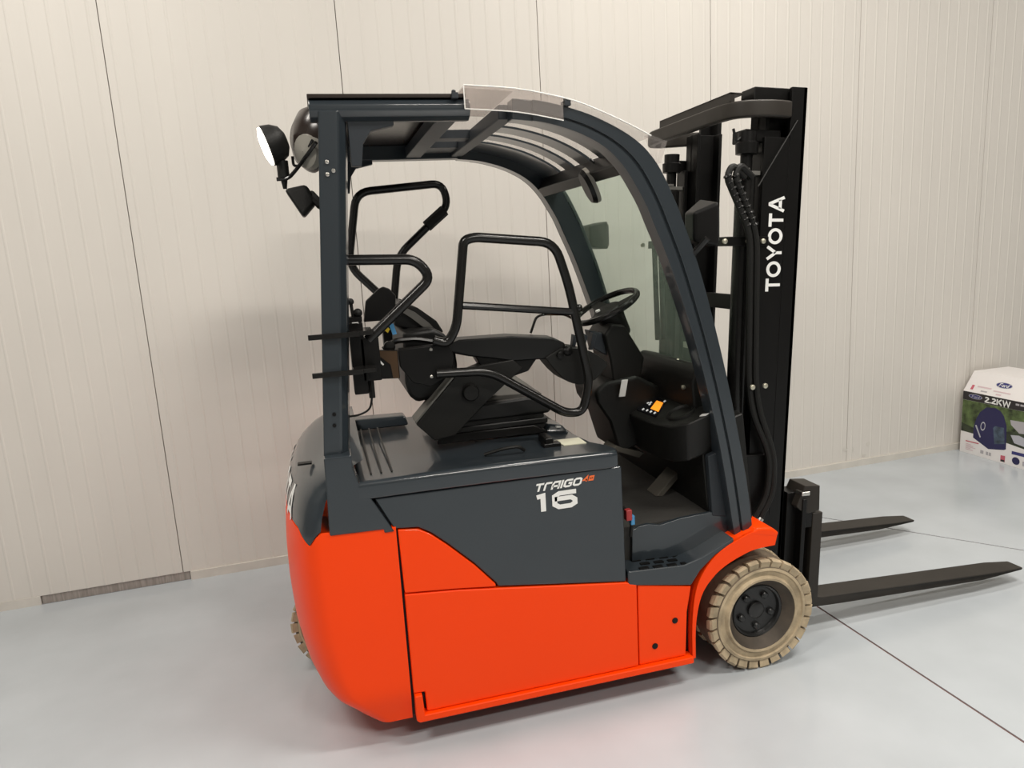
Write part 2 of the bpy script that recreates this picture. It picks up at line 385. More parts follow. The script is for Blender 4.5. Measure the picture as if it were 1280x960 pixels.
def shell(name, zf0, zf1, nz, m, u0=0., u1=1., closed=True, off=0., power=1.):
    bm = B(); rows = []
    for j in range(nz+1):
        row = []
        for i in range(NU+1):
            u = u0+(u1-u0)*i/NU; a, b = zf0(u), zf1(u); z = a+(b-a)*(j/nz)**power
            p = cw_point(u, z)
            row.append(bm.verts.new(p))
        rows.append(row)
    for a, b in zip(rows, rows[1:]):
        for i in range(NU): bm.faces.new([a[i], a[i+1], b[i+1], b[i]])
    bm.faces.new(rows[0]); bm.faces.new(rows[-1][::-1])
    for a, b in zip(rows, rows[1:]): bm.faces.new([a[0], b[0], b[-1], a[-1]])
    return part(name, bm, m, angle=50)
shell('counterweight', lambda u: .095, lambda u: split_z(u)-.003, 22, 'orange')
cov = shell('rear_cover', lambda u: split_z(u)+.003, lambda u: 1.008, 18, 'grey', .117, .883)
# lettering on the tail
def tail_fn(u, v):
    uu = .5+(.5-u)*.375            # word runs from far side to near side
    z = .818+v*.098
    p = cw_point(uu, z); q = cw_point(uu+.004, z); r_ = cw_point(uu, z+.004)
    n = (q-p).cross(r_-p).normalized()
    if n.x > 0: n = -n
    return p+n*.0025
text('lettering', 'TOYOTA', tail_fn, 'white', cov, t=.22, gap=.2)
bm = B(); box(bm, -1.635, -1.59, -.34, -.315, .985, .991); part('cover_latch', bm, 'black', cov)

# --- chassis core and side panels (both sides)
bm = B(); box(bm, -1.40, -.575, -.505, .505, .108, .90); box(bm, -.575, -.30, -.50, .50, .108, .42); part('chassis', bm, 'black')
bm = B(); box(bm, -.35, .12, -.33, .33, .14, .40); part('front_axle', bm, 'black')
for sd in (-1, 1):
    def yy(a, b): return (sd*a, sd*b)
    bm = B(); prism(bm, [(-1.341, .785), (-1.275, .777), (-1.235, .752), (-1.184, .706), (-1.10, .622), (-1.032, .541), (-1.032, .533), (-1.16, .549), (-1.337, .566)], *yy(.49, .53)); part('rear_quarter_panel', bm, 'orange', bevel=.006)
    bm = B(); prism(bm, [(-1.338, .560), (-1.16, .543), (-1.027, .525), (-.80, .493), (-.56, .460), (-.517, .446), (-.517, .124), (-1.298, .124), (-1.300, .198), (-1.338, .200)], *yy(.49, .53)); bp = part('battery_panel', bm, 'orange', bevel=.006)
    bm = B(); prism(bm, [(-.512, .440), (-.30, .398), (-.318, .30), (-.325, .124), (-.512, .124)], *yy(.49, .527)); fp = part('front_panel', bm, 'orange', bevel=.005)
    for (x, z) in ((-.45, .189), (-.368, .275)):
        bm = B(); lathe(bm, [(.0001, 0), (.0115, 0), (.0115, .0015), (.0001, .0015)], (x, sd*.5275, z), (0, sd, 0), 20, cap=False); part('bolt_hole', bm, 'black', fp)
    bm = B(); prism(bm, [(-1.337, .197), (-1.311, .197), (-1.307, .122), (-.30, .122), (-.30, .096), (-1.327, .096), (-1.337, .105)], *yy(.48, .545)); part('sill_rail', bm, 'orange', bevel=.006)
    # grey side of the battery hood
    bm = B(); prism(bm, [(-1.405, .900), (-.562, .893), (-.556, .463), (-.80, .498), (-1.024, .531), (-1.03, .545), (-1.10, .628), (-1.184, .712), (-1.235, .758), (-1.275, .783), (-1.352, .790)], *yy(.49, .527)); hs = part('hood_side', bm, 'grey', bevel=.006)
    if sd < 0: HS = hs
    # rear pillar and its foot
    bm = B(); prism(bm, [(-1.553, .800), (-1.548, .95), (-1.546, 1.052), (-1.462, 1.052), (-1.462, 1.01), (-1.450, .965), (-1.432, .93), (-1.405, .885), (-1.352, .783), (-1.385, .783), (-1.385, .795)], *yy(.43, .534)); part('pillar_foot', bm, 'grey', bevel=.010)
    bm = B()
    sec = lambda x0, x1: [(x0, sd*.50), (x1-.030, sd*.50), (x1-.008, sd*.475), (x1, sd*.43), (x0, sd*.43)]
    hexa(bm, [(x, y, 1.045) for x, y in sec(-1.546, -1.462)], [(x, y, 2.075) for x, y in sec(-1.457, -1.371)])
    rp = part('rear_pillar', bm, 'grey', bevel=.006)
    for (x, z) in ((-1.495, 1.14), (-1.500, 1.105)) if sd < 0 else ():
        bm = B(); lathe(bm, [(.0001, 0), (.006, 0), (.006, .002), (.0001, .002)], (-1.512+(z-1.1)*.084+.008, -.5008, z+.04), (0, -1, 0), 16, cap=False); part('bolt_hole', bm, 'black', rp)
    for (dx, z) in ((.024, 1.93), (.04, 1.905), (.022, 1.895)) if sd < 0 else ():
        bm = B(); lathe(bm, [(.006, 0), (.006, .004), (.0035, .006)], (-1.47+dx, -.5, z), (0, -1, 0), 10); part('bolt', bm, 'steel', rp)
    # gusset under the roof
    bm = B(); prism(bm, [(-1.375, 2.05), (-1.24, 2.05), (-1.24, 2.035), (-1.31, 2.02), (-1.335, 1.985), (-1.345, 1.92), (-1.375, 1.92)], *yy(.44, .47)); part('roof_gusset', bm, 'greym', bevel=.002)
PLAN = [(-1.452, -.535), (-1.25, -.535), (-1.0, -.535), (-.80, -.535), (-.61, -.535), (-.575, -.525), (-.560, -.49), (-.572, -.44), (-.610, -.38), (-.625, -.26), (-.645, -.10), (-.655, .05), (-.645, .25), (-.64, .50), (-.80, .53), (-1.0, .53), (-1.25, .53), (-1.452, .53)]
def lid_z(x, y):
    z = .962-.010*max(0, (x+1.05)/.45) if x > -1.05 else .962
    return z-.05*max(0, (y-.20)/.33)
def inset(P, d):
    out = []; n = len(P)
    for i in range(n):
        a, b, c = Vector(P[i-1]), Vector(P[i]), Vector(P[(i+1) % n])
        t = ((b-a).normalized()+(c-b).normalized()).normalized(); out.append((b.x-t.y*d, b.y+t.x*d))
    return out
bm = B(); RL = []
for d, h in [(.004, -.058), (0, -.052)]+[(.018*(1-math.cos(a_)), -.018*(1-math.sin(a_))) for a_ in [math.pi/2*i/5 for i in range(6)]]:
    RL.append([bm.verts.new((x, y, lid_z(x, y)+h)) for x, y in inset(PLAN, d)])
for a_, b2 in zip(RL, RL[1:]):
    for i in range(len(PLAN)): bm.faces.new([a_[i], a_[(i+1) % len(PLAN)], b2[(i+1) % len(PLAN)], b2[i]])
bm.faces.new(RL[0][::-1]); bm.faces.new(RL[-1])
lid = part('battery_lid', bm, 'grey', angle=40)
wn = lid.modifiers.new('weighted_normal', 'WEIGHTED_NORMAL'); wn.keep_sharp = True; wn.weight = 100
for x in (-1.405, -1.372, -1.338):
    bm = B(); box(bm, x-.003, x+.003, -.46, .18, .9612, .9623); part('lid_groove', bm, 'black', lid)
bm = B(); hexa(bm, [(-1.45, .24, .94), (-1.20, .24, .94), (-1.20, .40, .93), (-1.45, .40, .93)], [(-1.45, .26, .985), (-1.21, .26, .98), (-1.21, .36, .975), (-1.45, .36, .98)]); part('lid_ridge', bm, 'grey', lid, bevel=.014)
bm = B(); hexa(bm, [(-.735, -.20, .952), (-.645, -.24, .950), (-.645, -.09, .950), (-.735, -.05, .952)], [(-.715, -.18, .985), (-.665, -.215, .98), (-.665, -.11, .98), (-.715, -.08, .985)]); part('lid_boss', bm, 'grey', lid, bevel=.010)
bm = B(); box(bm, -.690, -.672, -.215, -.19, .972, .978); part('lid_highlight', bm, 'white', lid)  # white plate stands in for a highlight on the boss
bm = B(); hexa(bm, [(-.725, -.40, .953), (-.64, -.40, .952), (-.64, -.32, .952), (-.735, -.32, .953)], [(-.725, -.40, .9565), (-.64, -.40, .9555), (-.64, -.32, .9555), (-.735, -.32, .9565)]); part('lid_label', bm, 'cream', lid)
bm = B(); box(bm, -.80, -.735, -.40, -.36, .945, .968); box(bm, -.79, -.76, -.39, -.30, .955, .985); part('lid_latch', bm, 'black', lid, bevel=.005)
bm = B(); tube(bm, [(-1.02, -.42, .966), (-.95, -.44, .985), (-.90, -.44, .985), (-.88, -.43, .966)], .006, 8, .03); part('lid_cable', bm, 'plastic', lid)
# lettering on the hood side
def hood_fn(x0, x1, z0, z1, slope, slant):
    return lambda u, v: Vector((x0+(x1-x0)*u+slant*v, -.5285, z0+(z1-z0)*v+slope*(x1-x0)*u))
text('lettering', 'TRaIGo', hood_fn(-.880, -.714, .845, .873, .015, .010), 'white', HS, t=.24, gap=.10)
text('lettering', '48', hood_fn(-.708, -.668, .858, .876, .0, .006), 'orangep', HS, t=.28, gap=.12)
text('lettering', '16', hood_fn(-.872, -.728, .773, .837, .0, .0), 'white', HS, t=.25, gap=.24)

# --- step, footwell, fender
bm = B(); prism(bm, [(-.549, .446), (-.549, .500), (-.33, .487), (-.255, .505), (-.125, .560), (-.125, .525), (-.20, .505), (-.262, .455), (-.300, .402)], -.53, .53); part('step', bm, 'grey', bevel=.008)
for r in range(3):
    for c in range(4):
        x = -.50+c*.055+(.02 if r % 2 else 0); y = -.515+r*.035; z = .500-(x+.549)*.0594
        bm = B(); box(bm, x, x+.035, y-.010, y+.006, z-.006, z+.003); part('step_cleat', bm, 'black')
# inner riser of the footwell with the bright lip
bm = B(); prism(bm, [(-.50, .46), (-.495, .618), (-.47, .628), (-.43, .632), (-.385, .620), (-.30, .634), (-.10, .641), (-.10, .46)], -.452, -.435); part('footwell_riser', bm, 'grey', bevel=.003)
bm = B(); prism(bm, [(-.545, .44), (-.545, .625), (-.10, .632), (-.10, .44)], -.434, .44); part('cab_floor', bm, 'mat_rub')
bm = B(); prism(bm, [(-.17, .60), (-.20, .95), (-.02, 1.0), (.03, .5), (-.10, .5)], -.425, .44); part('bulkhead', bm, 'plastic', bevel=.01)
bm = B(); prism(bm, [(-.170, .625), (-.187, .86), (-.08, .89), (-.05, .60)], -.455, -.427); part('kick_panel', bm, 'greym', bevel=.006)
for sd in (-1, 1):
    fo = smooth_pts([(-.300, .11), (-.300, .25), (-.284, .38), (-.245, .458), (-.185, .515), (-.10, .555), (-.03, .572), (.055, .545)], 5)
    fi = smooth_pts([(-.288, .11), (-.285, .25), (-.262, .355), (-.215, .42), (-.155, .462), (-.07, .495), (-.02, .503), (.045, .505)], 5)
    bm = B(); ribbon(bm, fo, fi, sd*.534, sd*.52); ribbon(bm, fo, fo, 0, 0) if False else None
    fo2 = [(x*.985, z-.012) for x, z in fo]
    ribbon(bm, fo, fo2, sd*.53, sd*.34)
    part('fender', bm, 'orange', bevel=0)
    bm = B(); prism(bm, [(-.03, .585), (.035, .575), (.062, .552), (.055, .535), (-.06, .56)], sd*.535, sd*.40); part('fender_tip', bm, 'orange', bevel=.014)

# --- wheels
def wheel(name, R, wd, c, axis, lugs, label=None):
    # axis points out of the visible face
    a = Vector(axis).normalized(); c = Vector(c)
    t = empty_part(name)
    prof = [(R*.60, -wd+.004), (R*.86, -wd), (R*.955, -wd+.018), (R*.965, -wd+.03), (R*.965, -.045), (R*.945, -.020), (R*.84, -.006), (R*.78, -.014), (R*.70, -.014), (R*.665, -.002), (R*.635, -.004), (R*.615, -.03)]
    bm = B(); lathe(bm, prof, c, a, 64, cap=False)
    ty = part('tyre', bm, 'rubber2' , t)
    u = a.cross(Vector((0, 0, 1))).normalized(); v = a.cross(u)
    if u.length < .1: u = Vector((1, 0, 0)); v = a.cross(u)
    for s_ in (0, 1):
        bm = B()
        for kx in range(lugs):
            th = 2*math.pi*kx/lugs; dth = 2*math.pi/lugs*.40
            sk = .055
            def P(r, tt, h): return c+a*h+(u*math.cos(tt)+v*math.sin(tt))*r
            for h0, h1, h2, flip in ((0.0, -.014, -.036, 1),) if s_ == 0 else ((-wd, -wd+.014, -wd+.036, -1),):
                j = random.uniform(-.003, .003)
                o4 = [P(R*.80, th-dth, h0-.012*flip), P(R*.80, th+dth, h0-.012*flip), P(R*.965, th+dth, h0-.002*flip), P(R*.965, th-dth, h0-.002*flip)]
                m4 = [P(R*.80, th-dth, h1-.01*flip), P(R*.80, th+dth, h1-.01*flip), P(R+j, th+dth*.95+sk*.3*flip, h1+.004*flip), P(R+j, th-dth*.95+sk*.3*flip, h1+.004*flip)]
                b4 = [P(R*.90, th-dth+sk*flip, h2), P(R*.90, th+dth+sk*flip, h2), P(R*.985, th+dth*.8+sk*flip, h2), P(R*.985, th-dth*.8+sk*flip, h2)]
                hexa(bm, o4, m4); hexa(bm, m4, b4)
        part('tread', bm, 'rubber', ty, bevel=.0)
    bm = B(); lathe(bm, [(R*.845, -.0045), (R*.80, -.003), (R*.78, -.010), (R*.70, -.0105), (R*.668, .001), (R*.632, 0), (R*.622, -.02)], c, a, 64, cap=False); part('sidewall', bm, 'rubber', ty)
    bm = B(); lathe(bm, [(R*.625, -wd+.01), (R*.625, -.02), (R*.49, -.042), (R*.47, -.036), (R*.44, -.040), (R*.42, -.052), (.001, -.052)], c, a, 48, cap=False)
    rm = part('rim', bm, 'rim', t)
    bm = B(); lathe(bm, [(R*.628, -.003), (R*.60, -.010), (R*.54, -.026), (R*.485, -.038)], c, a, 48, cap=False); part('rim_dish', bm, 'rubber3', rm)
    bm = B(); lathe(bm, [(R*.15, -.06), (R*.15, -.042), (R*.12, -.038), (.001, -.038)], c, a, 24, cap=False); part('hub_cap', bm, 'rim', rm)
    for kx in range(5):
        th = 2*math.pi*kx/5+.35; p = c+(u*math.cos(th)+v*math.sin(th))*R*.30
        bm = B(); lathe(bm, [(R*.065, -.06), (R*.065, -.042), (R*.045, -.038), (.001, -.038)], p, a, 8, cap=False); part('wheel_nut', bm, 'rim', rm)
    return t
def empty_part(name):
    o = bpy.data.objects.new(name, None); o.empty_display_size = .05; COL.objects.link(o)
    o.parent = FL; o.matrix_parent_inverse = FL.matrix_basis.inverted(); return o
bpy.context.view_layer.update()
wheel('front_wheel', .224, .17, (0, -.530, .224), (0, -1, 0), 27)
wheel('front_wheel', .224, .17, (0, .530, .224), (0, 1, 0), 27)
wheel('rear_wheel', .195, .11, (-1.572, .03, .195), (-.25, -1, 0), 24)
wheel('rear_wheel', .195, .11, (-1.527, .18, .195), (.25, 1, 0), 24)
bm = B(); box(bm, -1.56, -1.42, .07, .16, .2, .6); part('steer_fork', bm, 'black')

# --- overhead guard
OUT = [(-.872, 2.108), (-.79, 2.098), (-.716, 2.083), (-.63, 2.058), (-.555, 2.026), (-.495, 1.994), (-.444, 1.957), (-.405, 1.915), (-.374, 1.868), (-.335, 1.79), (-.303, 1.715), (-.229, 1.509), (-.136, 1.16), (-.053, .758), (-.022, .505)]
INN = [(-.876, 2.045), (-.79, 2.036), (-.72, 2.020), (-.655, 1.998), (-.598, 1.970), (-.555, 1.940), (-.52, 1.905), (-.495, 1.873), (-.474, 1.84), (-.437, 1.775), (-.407, 1.705), (-.345, 1.555), (-.247, 1.258), (-.16, .895), (-.095, .505)]
OS, IS = smooth_pts(OUT, 4), smooth_pts(INN, 4)
for sd in (-1, 1):
    bm = B(); ribbon(bm, OS, IS, sd*.488, sd*.425); fpil = part('front_pillar', bm, 'grey', bevel=.004)
    bm = B(); ribbon(bm, OS[3:], IS[3:], sd*.500, sd*.486, 0., .53); part('pillar_flange', bm, 'grey', fpil, bevel=.003)
    bm = B(); ribbon(bm, OS[3:], IS[3:], sd*.496, sd*.486, .62, 1.); part('pillar_flange', bm, 'grey', fpil, bevel=.003)
    bm = B(); prism(bm, [(sd*.43, 2.050), (sd*.465, 2.046), (sd*.488, 2.056), (sd*.500, 2.074), (sd*.500, 2.090), (sd*.490, 2.104), (sd*.47, 2.108), (sd*.43, 2.108)], -1.482, -1.008 if sd < 0 else -.86, 'x'); part('roof_rail', bm, 'grey', bevel=.004)
bm = B(); box(bm, -1.484, -1.02, -.498, .498, 2.108, 2.119); part('roof_plate', bm, 'dome', bevel=.002)
bm = B(); box(bm, -1.452, -1.40, -.43, .43, 2.02, 2.105); part('roof_cross_bar', bm, 'greym', bevel=.006)
for x0, x1, m in ((-1.10, -1.035, 'greyp'), (-.905, -.855, 'greyp')):
    bm = B(); box(bm, x0, x1, -.43, .43, 2.055, 2.10); part('roof_cross_bar', bm, 'greym', bevel=.006)
bm = B(); box(bm, -1.04, -.90, .02, .10, 2.07, 2.10); part('roof_cross_bar', bm, 'greym')
bm = B(); box(bm, -1.04, -.90, .26, .43, 2.07, 2.10); part('roof_cross_bar', bm, 'greym')
# long curved slats over the driver
a = [p for p in OS if p[0] <= -.41]; b_ = [p for p, q in zip(IS, OS) if q[0] <= -.41]
for y0, y1 in ((-.425, -.245), (-.150, -.050), (.035, .120), (.205, .425)):
    bm = B(); ribbon(bm, a, b_, y0, y1, .28, .40); part('roof_slat', bm, 'grey')
# header over the windscreen
def roofpt(t, i): return (OS[i][0]*(1-t)+IS[i][0]*t, OS[i][1]*(1-t)+IS[i][1]*t)
i0 = min(range(len(OS)), key=lambda i: abs(OS[i][0]+.435))
h1, h2 = roofpt(.3, i0-3), roofpt(1.0, i0-1); h3, h4 = roofpt(1.0, i0+3), roofpt(.3, i0+4)
bm = B(); prism(bm, [h1, h2, h3, h4], -.43, .43); part('header_bar', bm, 'black', bevel=.006)
# green windscreen between the pillars
gi = [i for i in range(len(OS)) if OS[i][1] < 1.95 and OS[i][1] > 1.02]
bm = B(); ribbon(bm, [OS[i] for i in gi], [IS[i] for i in gi], -.425, .425, .14, .19); part('windscreen', bm, 'glass')
# clear roof sheet with its folded lip
sh = smooth_pts([(-1.028, 2.140), (-.87, 2.130), (-.74, 2.108), (-.66, 2.088), (-.56, 2.050), (-.47, 2.010), (-.42, 1.985)], 4)
shl = [(x, z-.004) for x, z in sh]
bm = B(); ribbon(bm, sh, shl, -.512, .512); rs = part('roof_sheet', bm, 'sheet')
bm = B()
lo = [(x, z-.068) for x, z in sh if x < -.70]
ribbon(bm, [p for p in sh if p[0] < -.70], lo, -.514, -.510); part('sheet_lip', bm, 'film', rs)
bm = B(); tube(bm, [(x, -.513, z) for x, z in sh], .0022, 6); tube(bm, [(x, -.513, z) for x, z in lo], .0018, 6); tube(bm, [(lo[0][0], -.513, sh[0][1]), (lo[0][0], -.513, lo[0][1])], .0018, 6); part('sheet_edge_glint', bm, 'sheet_edge_glint', rs)  # white tubes paint bright highlights along the clear sheet's edges
bm = B(); hexa(bm, [(-1.03, -.505, 2.132), (-.875, -.505, 2.122), (-.875, -.10, 2.122), (-1.03, -.10, 2.132)], [(-1.03, -.505, 2.134), (-.875, -.505, 2.124), (-.875, -.10, 2.124), (-1.03, -.10, 2.134)]); part('film_patch', bm, 'film', rs)
bm = B(); prism(bm, [(-.425, 1.99), (-.362, 1.968), (-.385, 1.90), (-.40, 1.93)], -.51, -.47); part('sheet_clip', bm, 'sheet', rs)
for x, z in ((-1.055, 2.118), (-.70, 2.095)):
    bm = B(); box(bm, x-.010, x+.010, -.512, -.47, z-.015, z+.002); lathe(bm, [(.007, 0), (.007, .006), (.004, .009)], (x, -.49, z+.004), (0, 0, 1), 12); part('sheet_clamp', bm, 'greym', rs, bevel=.003)

# --- rear lamps and mirror dome
LR = empty_part('work_lamp')
ax = Vector((-1, -.10, -.30)).normalized(); cc = Vector((-1.600, -.30, 2.012))
bm = B(); lathe(bm, [(.001, -.046), (.025, -.044), (.046, -.033), (.058, -.010), (.062, .018), (.058, .020)], cc, ax, 28, cap=False); part('lamp_housing', bm, 'plastic', LR)
bm = B(); lathe(bm, [(.059, .016), (.057, .026), (.035, .033), (.001, .035)], cc, ax, 28, cap=False); part('lamp_lens', bm, 'lamp', LR)
bm = B(); lathe(bm, [(.018, 0), (.018, -.05), (.010, -.06), (.006, -.085)], (-1.578, -.30, 1.962), (0, 0, 1), 12); part('lamp_swivel', bm, 'plastic', LR)
bm = B(); tube(bm, [(-1.60, -.31, 1.906), (-1.565, -.31, 1.906), (-1.535, -.32, 1.935), (-1.47, -.40, 2.0)], .006, 8, .02); part('lamp_stalk', bm, 'tube', LR)
bm = B(); tube(bm, [(-1.545, -.30, 1.975), (-1.545, -.30, 1.945), (-1.525, -.31, 1.945), (-1.48, -.38, 2.01)], .0045, 8, .03); part('lamp_cable', bm, 'tube', LR)
LR2 = empty_part('rear_lamp')
ax2 = Vector((-1, -.1, -.55)).normalized(); cc = Vector((-1.528, -.36, 1.838))
bm = B(); hexa(bm, *[[cc+ax2*h+Vector((0, sy*s_, 0))+ax2.cross(Vector((0, 1, 0))).normalized()*sz*s_ for sy, sz in ((-.044, -.05), (.044, -.05), (.044, .05), (-.044, .05))] for h, s_ in ((-.035, .62), (.03, 1.))]); part('lamp_housing', bm, 'plastic', LR2, bevel=.014)
bm = B(); tube(bm, [cc-ax2*.03, (-1.475, -.40, 1.815), (-1.46, -.44, 1.81)], .014, 8); part('lamp_bracket', bm, 'black', LR2)
DM = empty_part('rear_mirror')
ax3 = Vector((-.8, -.35, .1)).normalized()
bm = B(); lathe(bm, [(.105, 0), (.103, .012), (.085, .045), (.045, .066), (.001, .072)], (-1.47, -.27, 2.03), ax3, 32, cap=False); lathe(bm, [(.105, 0), (.001, -.005)], (-1.47, -.27, 2.03), ax3, 32, cap=False); part('mirror_shell', bm, 'dome', DM)
bm = B(); lathe(bm, [(.055, 0), (.05, .02), (.001, .03)], (-1.49, -.33, 1.985), (-.7, -.6, -.1), 20, cap=False); part('mirror_bracket', bm, 'domeg', DM)

# --- rear grip handle clamped to the pillar
GH = empty_part('grip_handle')
bm = B(); tube(bm, [(-1.418, -.42, 1.646), (-1.20, -.42, 1.636), (-1.155, -.42, 1.575), (-1.373, -.42, 1.392)], .0165, 12, .07); part('grip_bar', bm, 'tube', GH)
for z in (1.425, 1.308):
    bm = B(); box(bm, -1.553, -1.40, -.512, -.497, z-.010, z+.006); box(bm, -1.43, -1.36, -.50, -.38, z-.009, z+.005); part('clamp_plate', bm, 'tube', GH, bevel=.002)
bm = B(); box(bm, -1.430, -1.385, -.43, -.37, 1.22, 1.45); box(bm, -1.40, -1.34, -.43, -.37, 1.26, 1.40); part('grip_mount', bm, 'black', GH, bevel=.004)
bm = B(); tube(bm, [(-1.375, -.40, 1.26), (-1.375, -.40, 1.205), (-1.385, -.39, 1.16), (-1.42, -.39, 1.145), (-1.46, -.42, 1.15)], .0035, 6, .03); tube(bm, [(-1.375, -.40, 1.26), (-1.375, -.40, 1.20)], .010, 8); part('grip_cable', bm, 'plastic', GH)
for (x, z, r, zl) in ((-1.415, 1.516, .011, 1.46), (-1.396, 1.479, .0145, 1.41)):
    bm = B(); ball(bm, (x, -.405, z), r); tube(bm, [(x, -.405, z), (x+.004, -.405, zl)], r*.5, 8); part('lever_knob', bm, 'plastic', GH)
bm = B(); box(bm, -1.43, -1.385, -.42, -.38, 1.452, 1.468); box(bm, -1.42, -1.40, -.437, -.43, 1.446, 1.450); part('grip_label', bm, 'black', GH)
bm = B(); box(bm, -1.418, -1.398, -.4345, -.432, 1.448, 1.4525); part('sticker', bm, 'white', GH)
# tool tray by the seat
bm = B(); prism(bm, [(-1.375, 1.44), (-1.362, 1.508), (-1.318, 1.545), (-1.300, 1.552), (-1.282, 1.545), (-1.262, 1.52), (-1.272, 1.44)], -.31, -.28); part('headrest_bracket', bm, 'black', bevel=.004)
bm = B(); prism(bm, [(-1.366, 1.345), (-1.272, 1.335), (-1.272, 1.240), (-1.365, 1.245)], -.31, -.29); ap = part('amber_plate', bm, 'black')
bm = B(); prism(bm, [(-1.355, 1.342), (-1.275, 1.334), (-1.275, 1.242), (-1.295, 1.244), (-1.30, 1.29)], -.313, -.31); part('amber_patch', bm, 'amber', ap)
bm = B(); prism(bm, [(-1.338, 1.305), (-1.334, 1.309), (-1.322, 1.294), (-1.326, 1.290)], -.317, -.313); part('sticker', bm, 'white', ap)
bm = B(); prism(bm, [(-1.312, 1.41), (-1.300, 1.42), (-1.292, 1.41), (-1.30, 1.398)], -.315, -.31); part('sticker', bm, 'yellow', ap)
bm = B(); prism(bm, [(-1.293, 1.425), (-1.279, 1.428), (-1.270, 1.392), (-1.284, 1.390)], -.315, -.31); part('sticker', bm, 'blue', ap)

# --- seat, armrest, restraint bars
ST = empty_part('seat')
bm = B(); prism(bm, [(-1.15, .965), (-1.14, 1.0), (-.78, .995), (-.72, .962)], -.22, .24); part('seat_plate', bm, 'black', ST, bevel=.006)
for z, gx in ((.985, 0), (1.005, .012), (1.025, .0)):
    bm = B(); box(bm, -1.11-gx*.4, -.735+gx, -.21-gx*.5, .23+gx*.5, z-.008, z+.014); part('suspension_bellows', bm, 'vinyl', ST, bevel=.008)
bm = B(); prism(bm, [(-1.13, 1.035), (-1.12, 1.085), (-1.05, 1.097), (-.80, 1.105), (-.725, 1.098), (-.700, 1.07), (-.715, 1.035)], -.225, .245); part('seat_cushion', bm, 'vinyl', ST, bevel=.022)
bm = B(); hexa(bm, [(-1.0, -.19, 1.098), (-.73, -.19, 1.104), (-.74, .20, 1.112), (-1.0, .20, 1.112)], [(-1.0, -.17, 1.116), (-.74, -.18, 1.110), (-.75, .18, 1.130), (-1.0, .18, 1.135)]); part('cushion_lit_top', bm, 'greyp', ST, bevel=.006)  # paler slab puts the light on the cushion top into its colour
bm = B(); prism(bm, [(-.965, 1.13), (-.90, 1.13), (-.895, 1.142), (-.93, 1.146), (-.965, 1.135)], -.16, -.12); part('buckle', bm, 'black', ST, bevel=.003)
bm = B(); prism(bm, [(-1.245, 1.20), (-1.235, 1.15), (-1.205, 1.125), (-1.16, 1.13), (-1.13, 1.10), (-1.06, 1.12), (-1.05, 1.25), (-1.055, 1.32), (-1.09, 1.365), (-1.13, 1.39), (-1.24, 1.385)], -.20, .22); part('seat_backrest', bm, 'vinyl', ST, bevel=.02)
bm = B(); prism(bm, [(-1.26, 1.40), (-1.245, 1.475), (-1.225, 1.485), (-1.165, 1.458), (-1.10, 1.405), (-1.075, 1.36), (-1.10, 1.35), (-1.2, 1.38)], -.10, .23); part('backrest_top', bm, 'vinyl', ST, bevel=.02)
bm = B(); ribbon(bm, [(-1.222, 1.468), (-1.18, 1.445), (-1.13, 1.40), (-1.10, 1.36)], [(-1.235, 1.455), (-1.195, 1.425), (-1.15, 1.385), (-1.12, 1.352)], -.125, -.10); part('backrest_trim', bm, 'greyp', ST)
bm = B(); tube(bm, [(-1.315, -.25, 1.335), (-1.275, -.25, 1.362), (-1.20, -.25, 1.362), (-1.13, -.25, 1.345), (-1.10, -.25, 1.345)], .010, 8, .02); lathe(bm, [(.020, 0), (.020, .012), (.012, .014)], (-1.295, -.26, 1.345), (0, -1, 0), 18); part('recliner_bar', bm, 'tube', ST)
AR = empty_part('armrest')
bm = B(); prism(bm, [(-1.225, 1.060), (-1.205, 1.085), (-1.07, 1.222), (-.98, 1.25), (-.86, 1.26), (-.825, 1.225), (-.95, 1.13), (-1.09, 1.005), (-1.165, .995)], -.27, -.20); part('armrest_arm', bm, 'plastic', AR, bevel=.005)
bm = B(); hexa(bm, [(-1.226, -.268, 1.064), (-1.07, -.268, 1.224), (-1.07, -.17, 1.224), (-1.226, -.17, 1.064)], [(-1.228, -.268, 1.072), (-1.072, -.268, 1.232), (-1.072, -.17, 1.232), (-1.228, -.17, 1.072)]); part('armrest_cover', bm, 'greyp', AR, bevel=.002)
bm = B(); lathe(bm, [(.030, 0), (.030, .016), (.026, .022), (.001, .024)], (-1.025, -.27, 1.158), (0, -1, 0), 24, cap=False); part('armrest_knob', bm, 'plastic', AR)
bm = B(); prism(bm, [(-1.10, 1.332), (-1.05, 1.348), (-.86, 1.345), (-.70, 1.325), (-.655, 1.30), (-.66, 1.262), (-.72, 1.248), (-.86, 1.252), (-.93, 1.268), (-1.02, 1.285), (-1.09, 1.305)], -.265, -.16); part('armrest_pad', bm, 'vinyl', AR, bevel=.012)
bm = B(); prism(bm, [(-1.0, 1.29), (-.97, 1.235), (-.88, 1.19), (-.80, 1.21), (-.76, 1.26), (-.8, 1.29)], -.255, -.17); part('armrest_post', bm, 'black', AR, bevel=.006)
bm = B(); prism(bm, smooth_pts([(-.74, 1.255), (-.70, 1.20), (-.655, 1.158), (-.60, 1.142), (-.55, 1.155), (-.505, 1.195), (-.50, 1.215), (-.56, 1.262), (-.62, 1.282), (-.68, 1.285)], 3), -.275, -.14); part('lever_console', bm, 'plastic', AR, bevel=.012)
bm = B(); ball(bm, (-.652, -.265, 1.272), .024, 16, (1, .8, .85)); lathe(bm, [(.013, 0), (.013, .012), (.008, .014)], (-.685, -.275, 1.262), (0, -1, 0), 16); part('lever_knob', bm, 'black', AR)
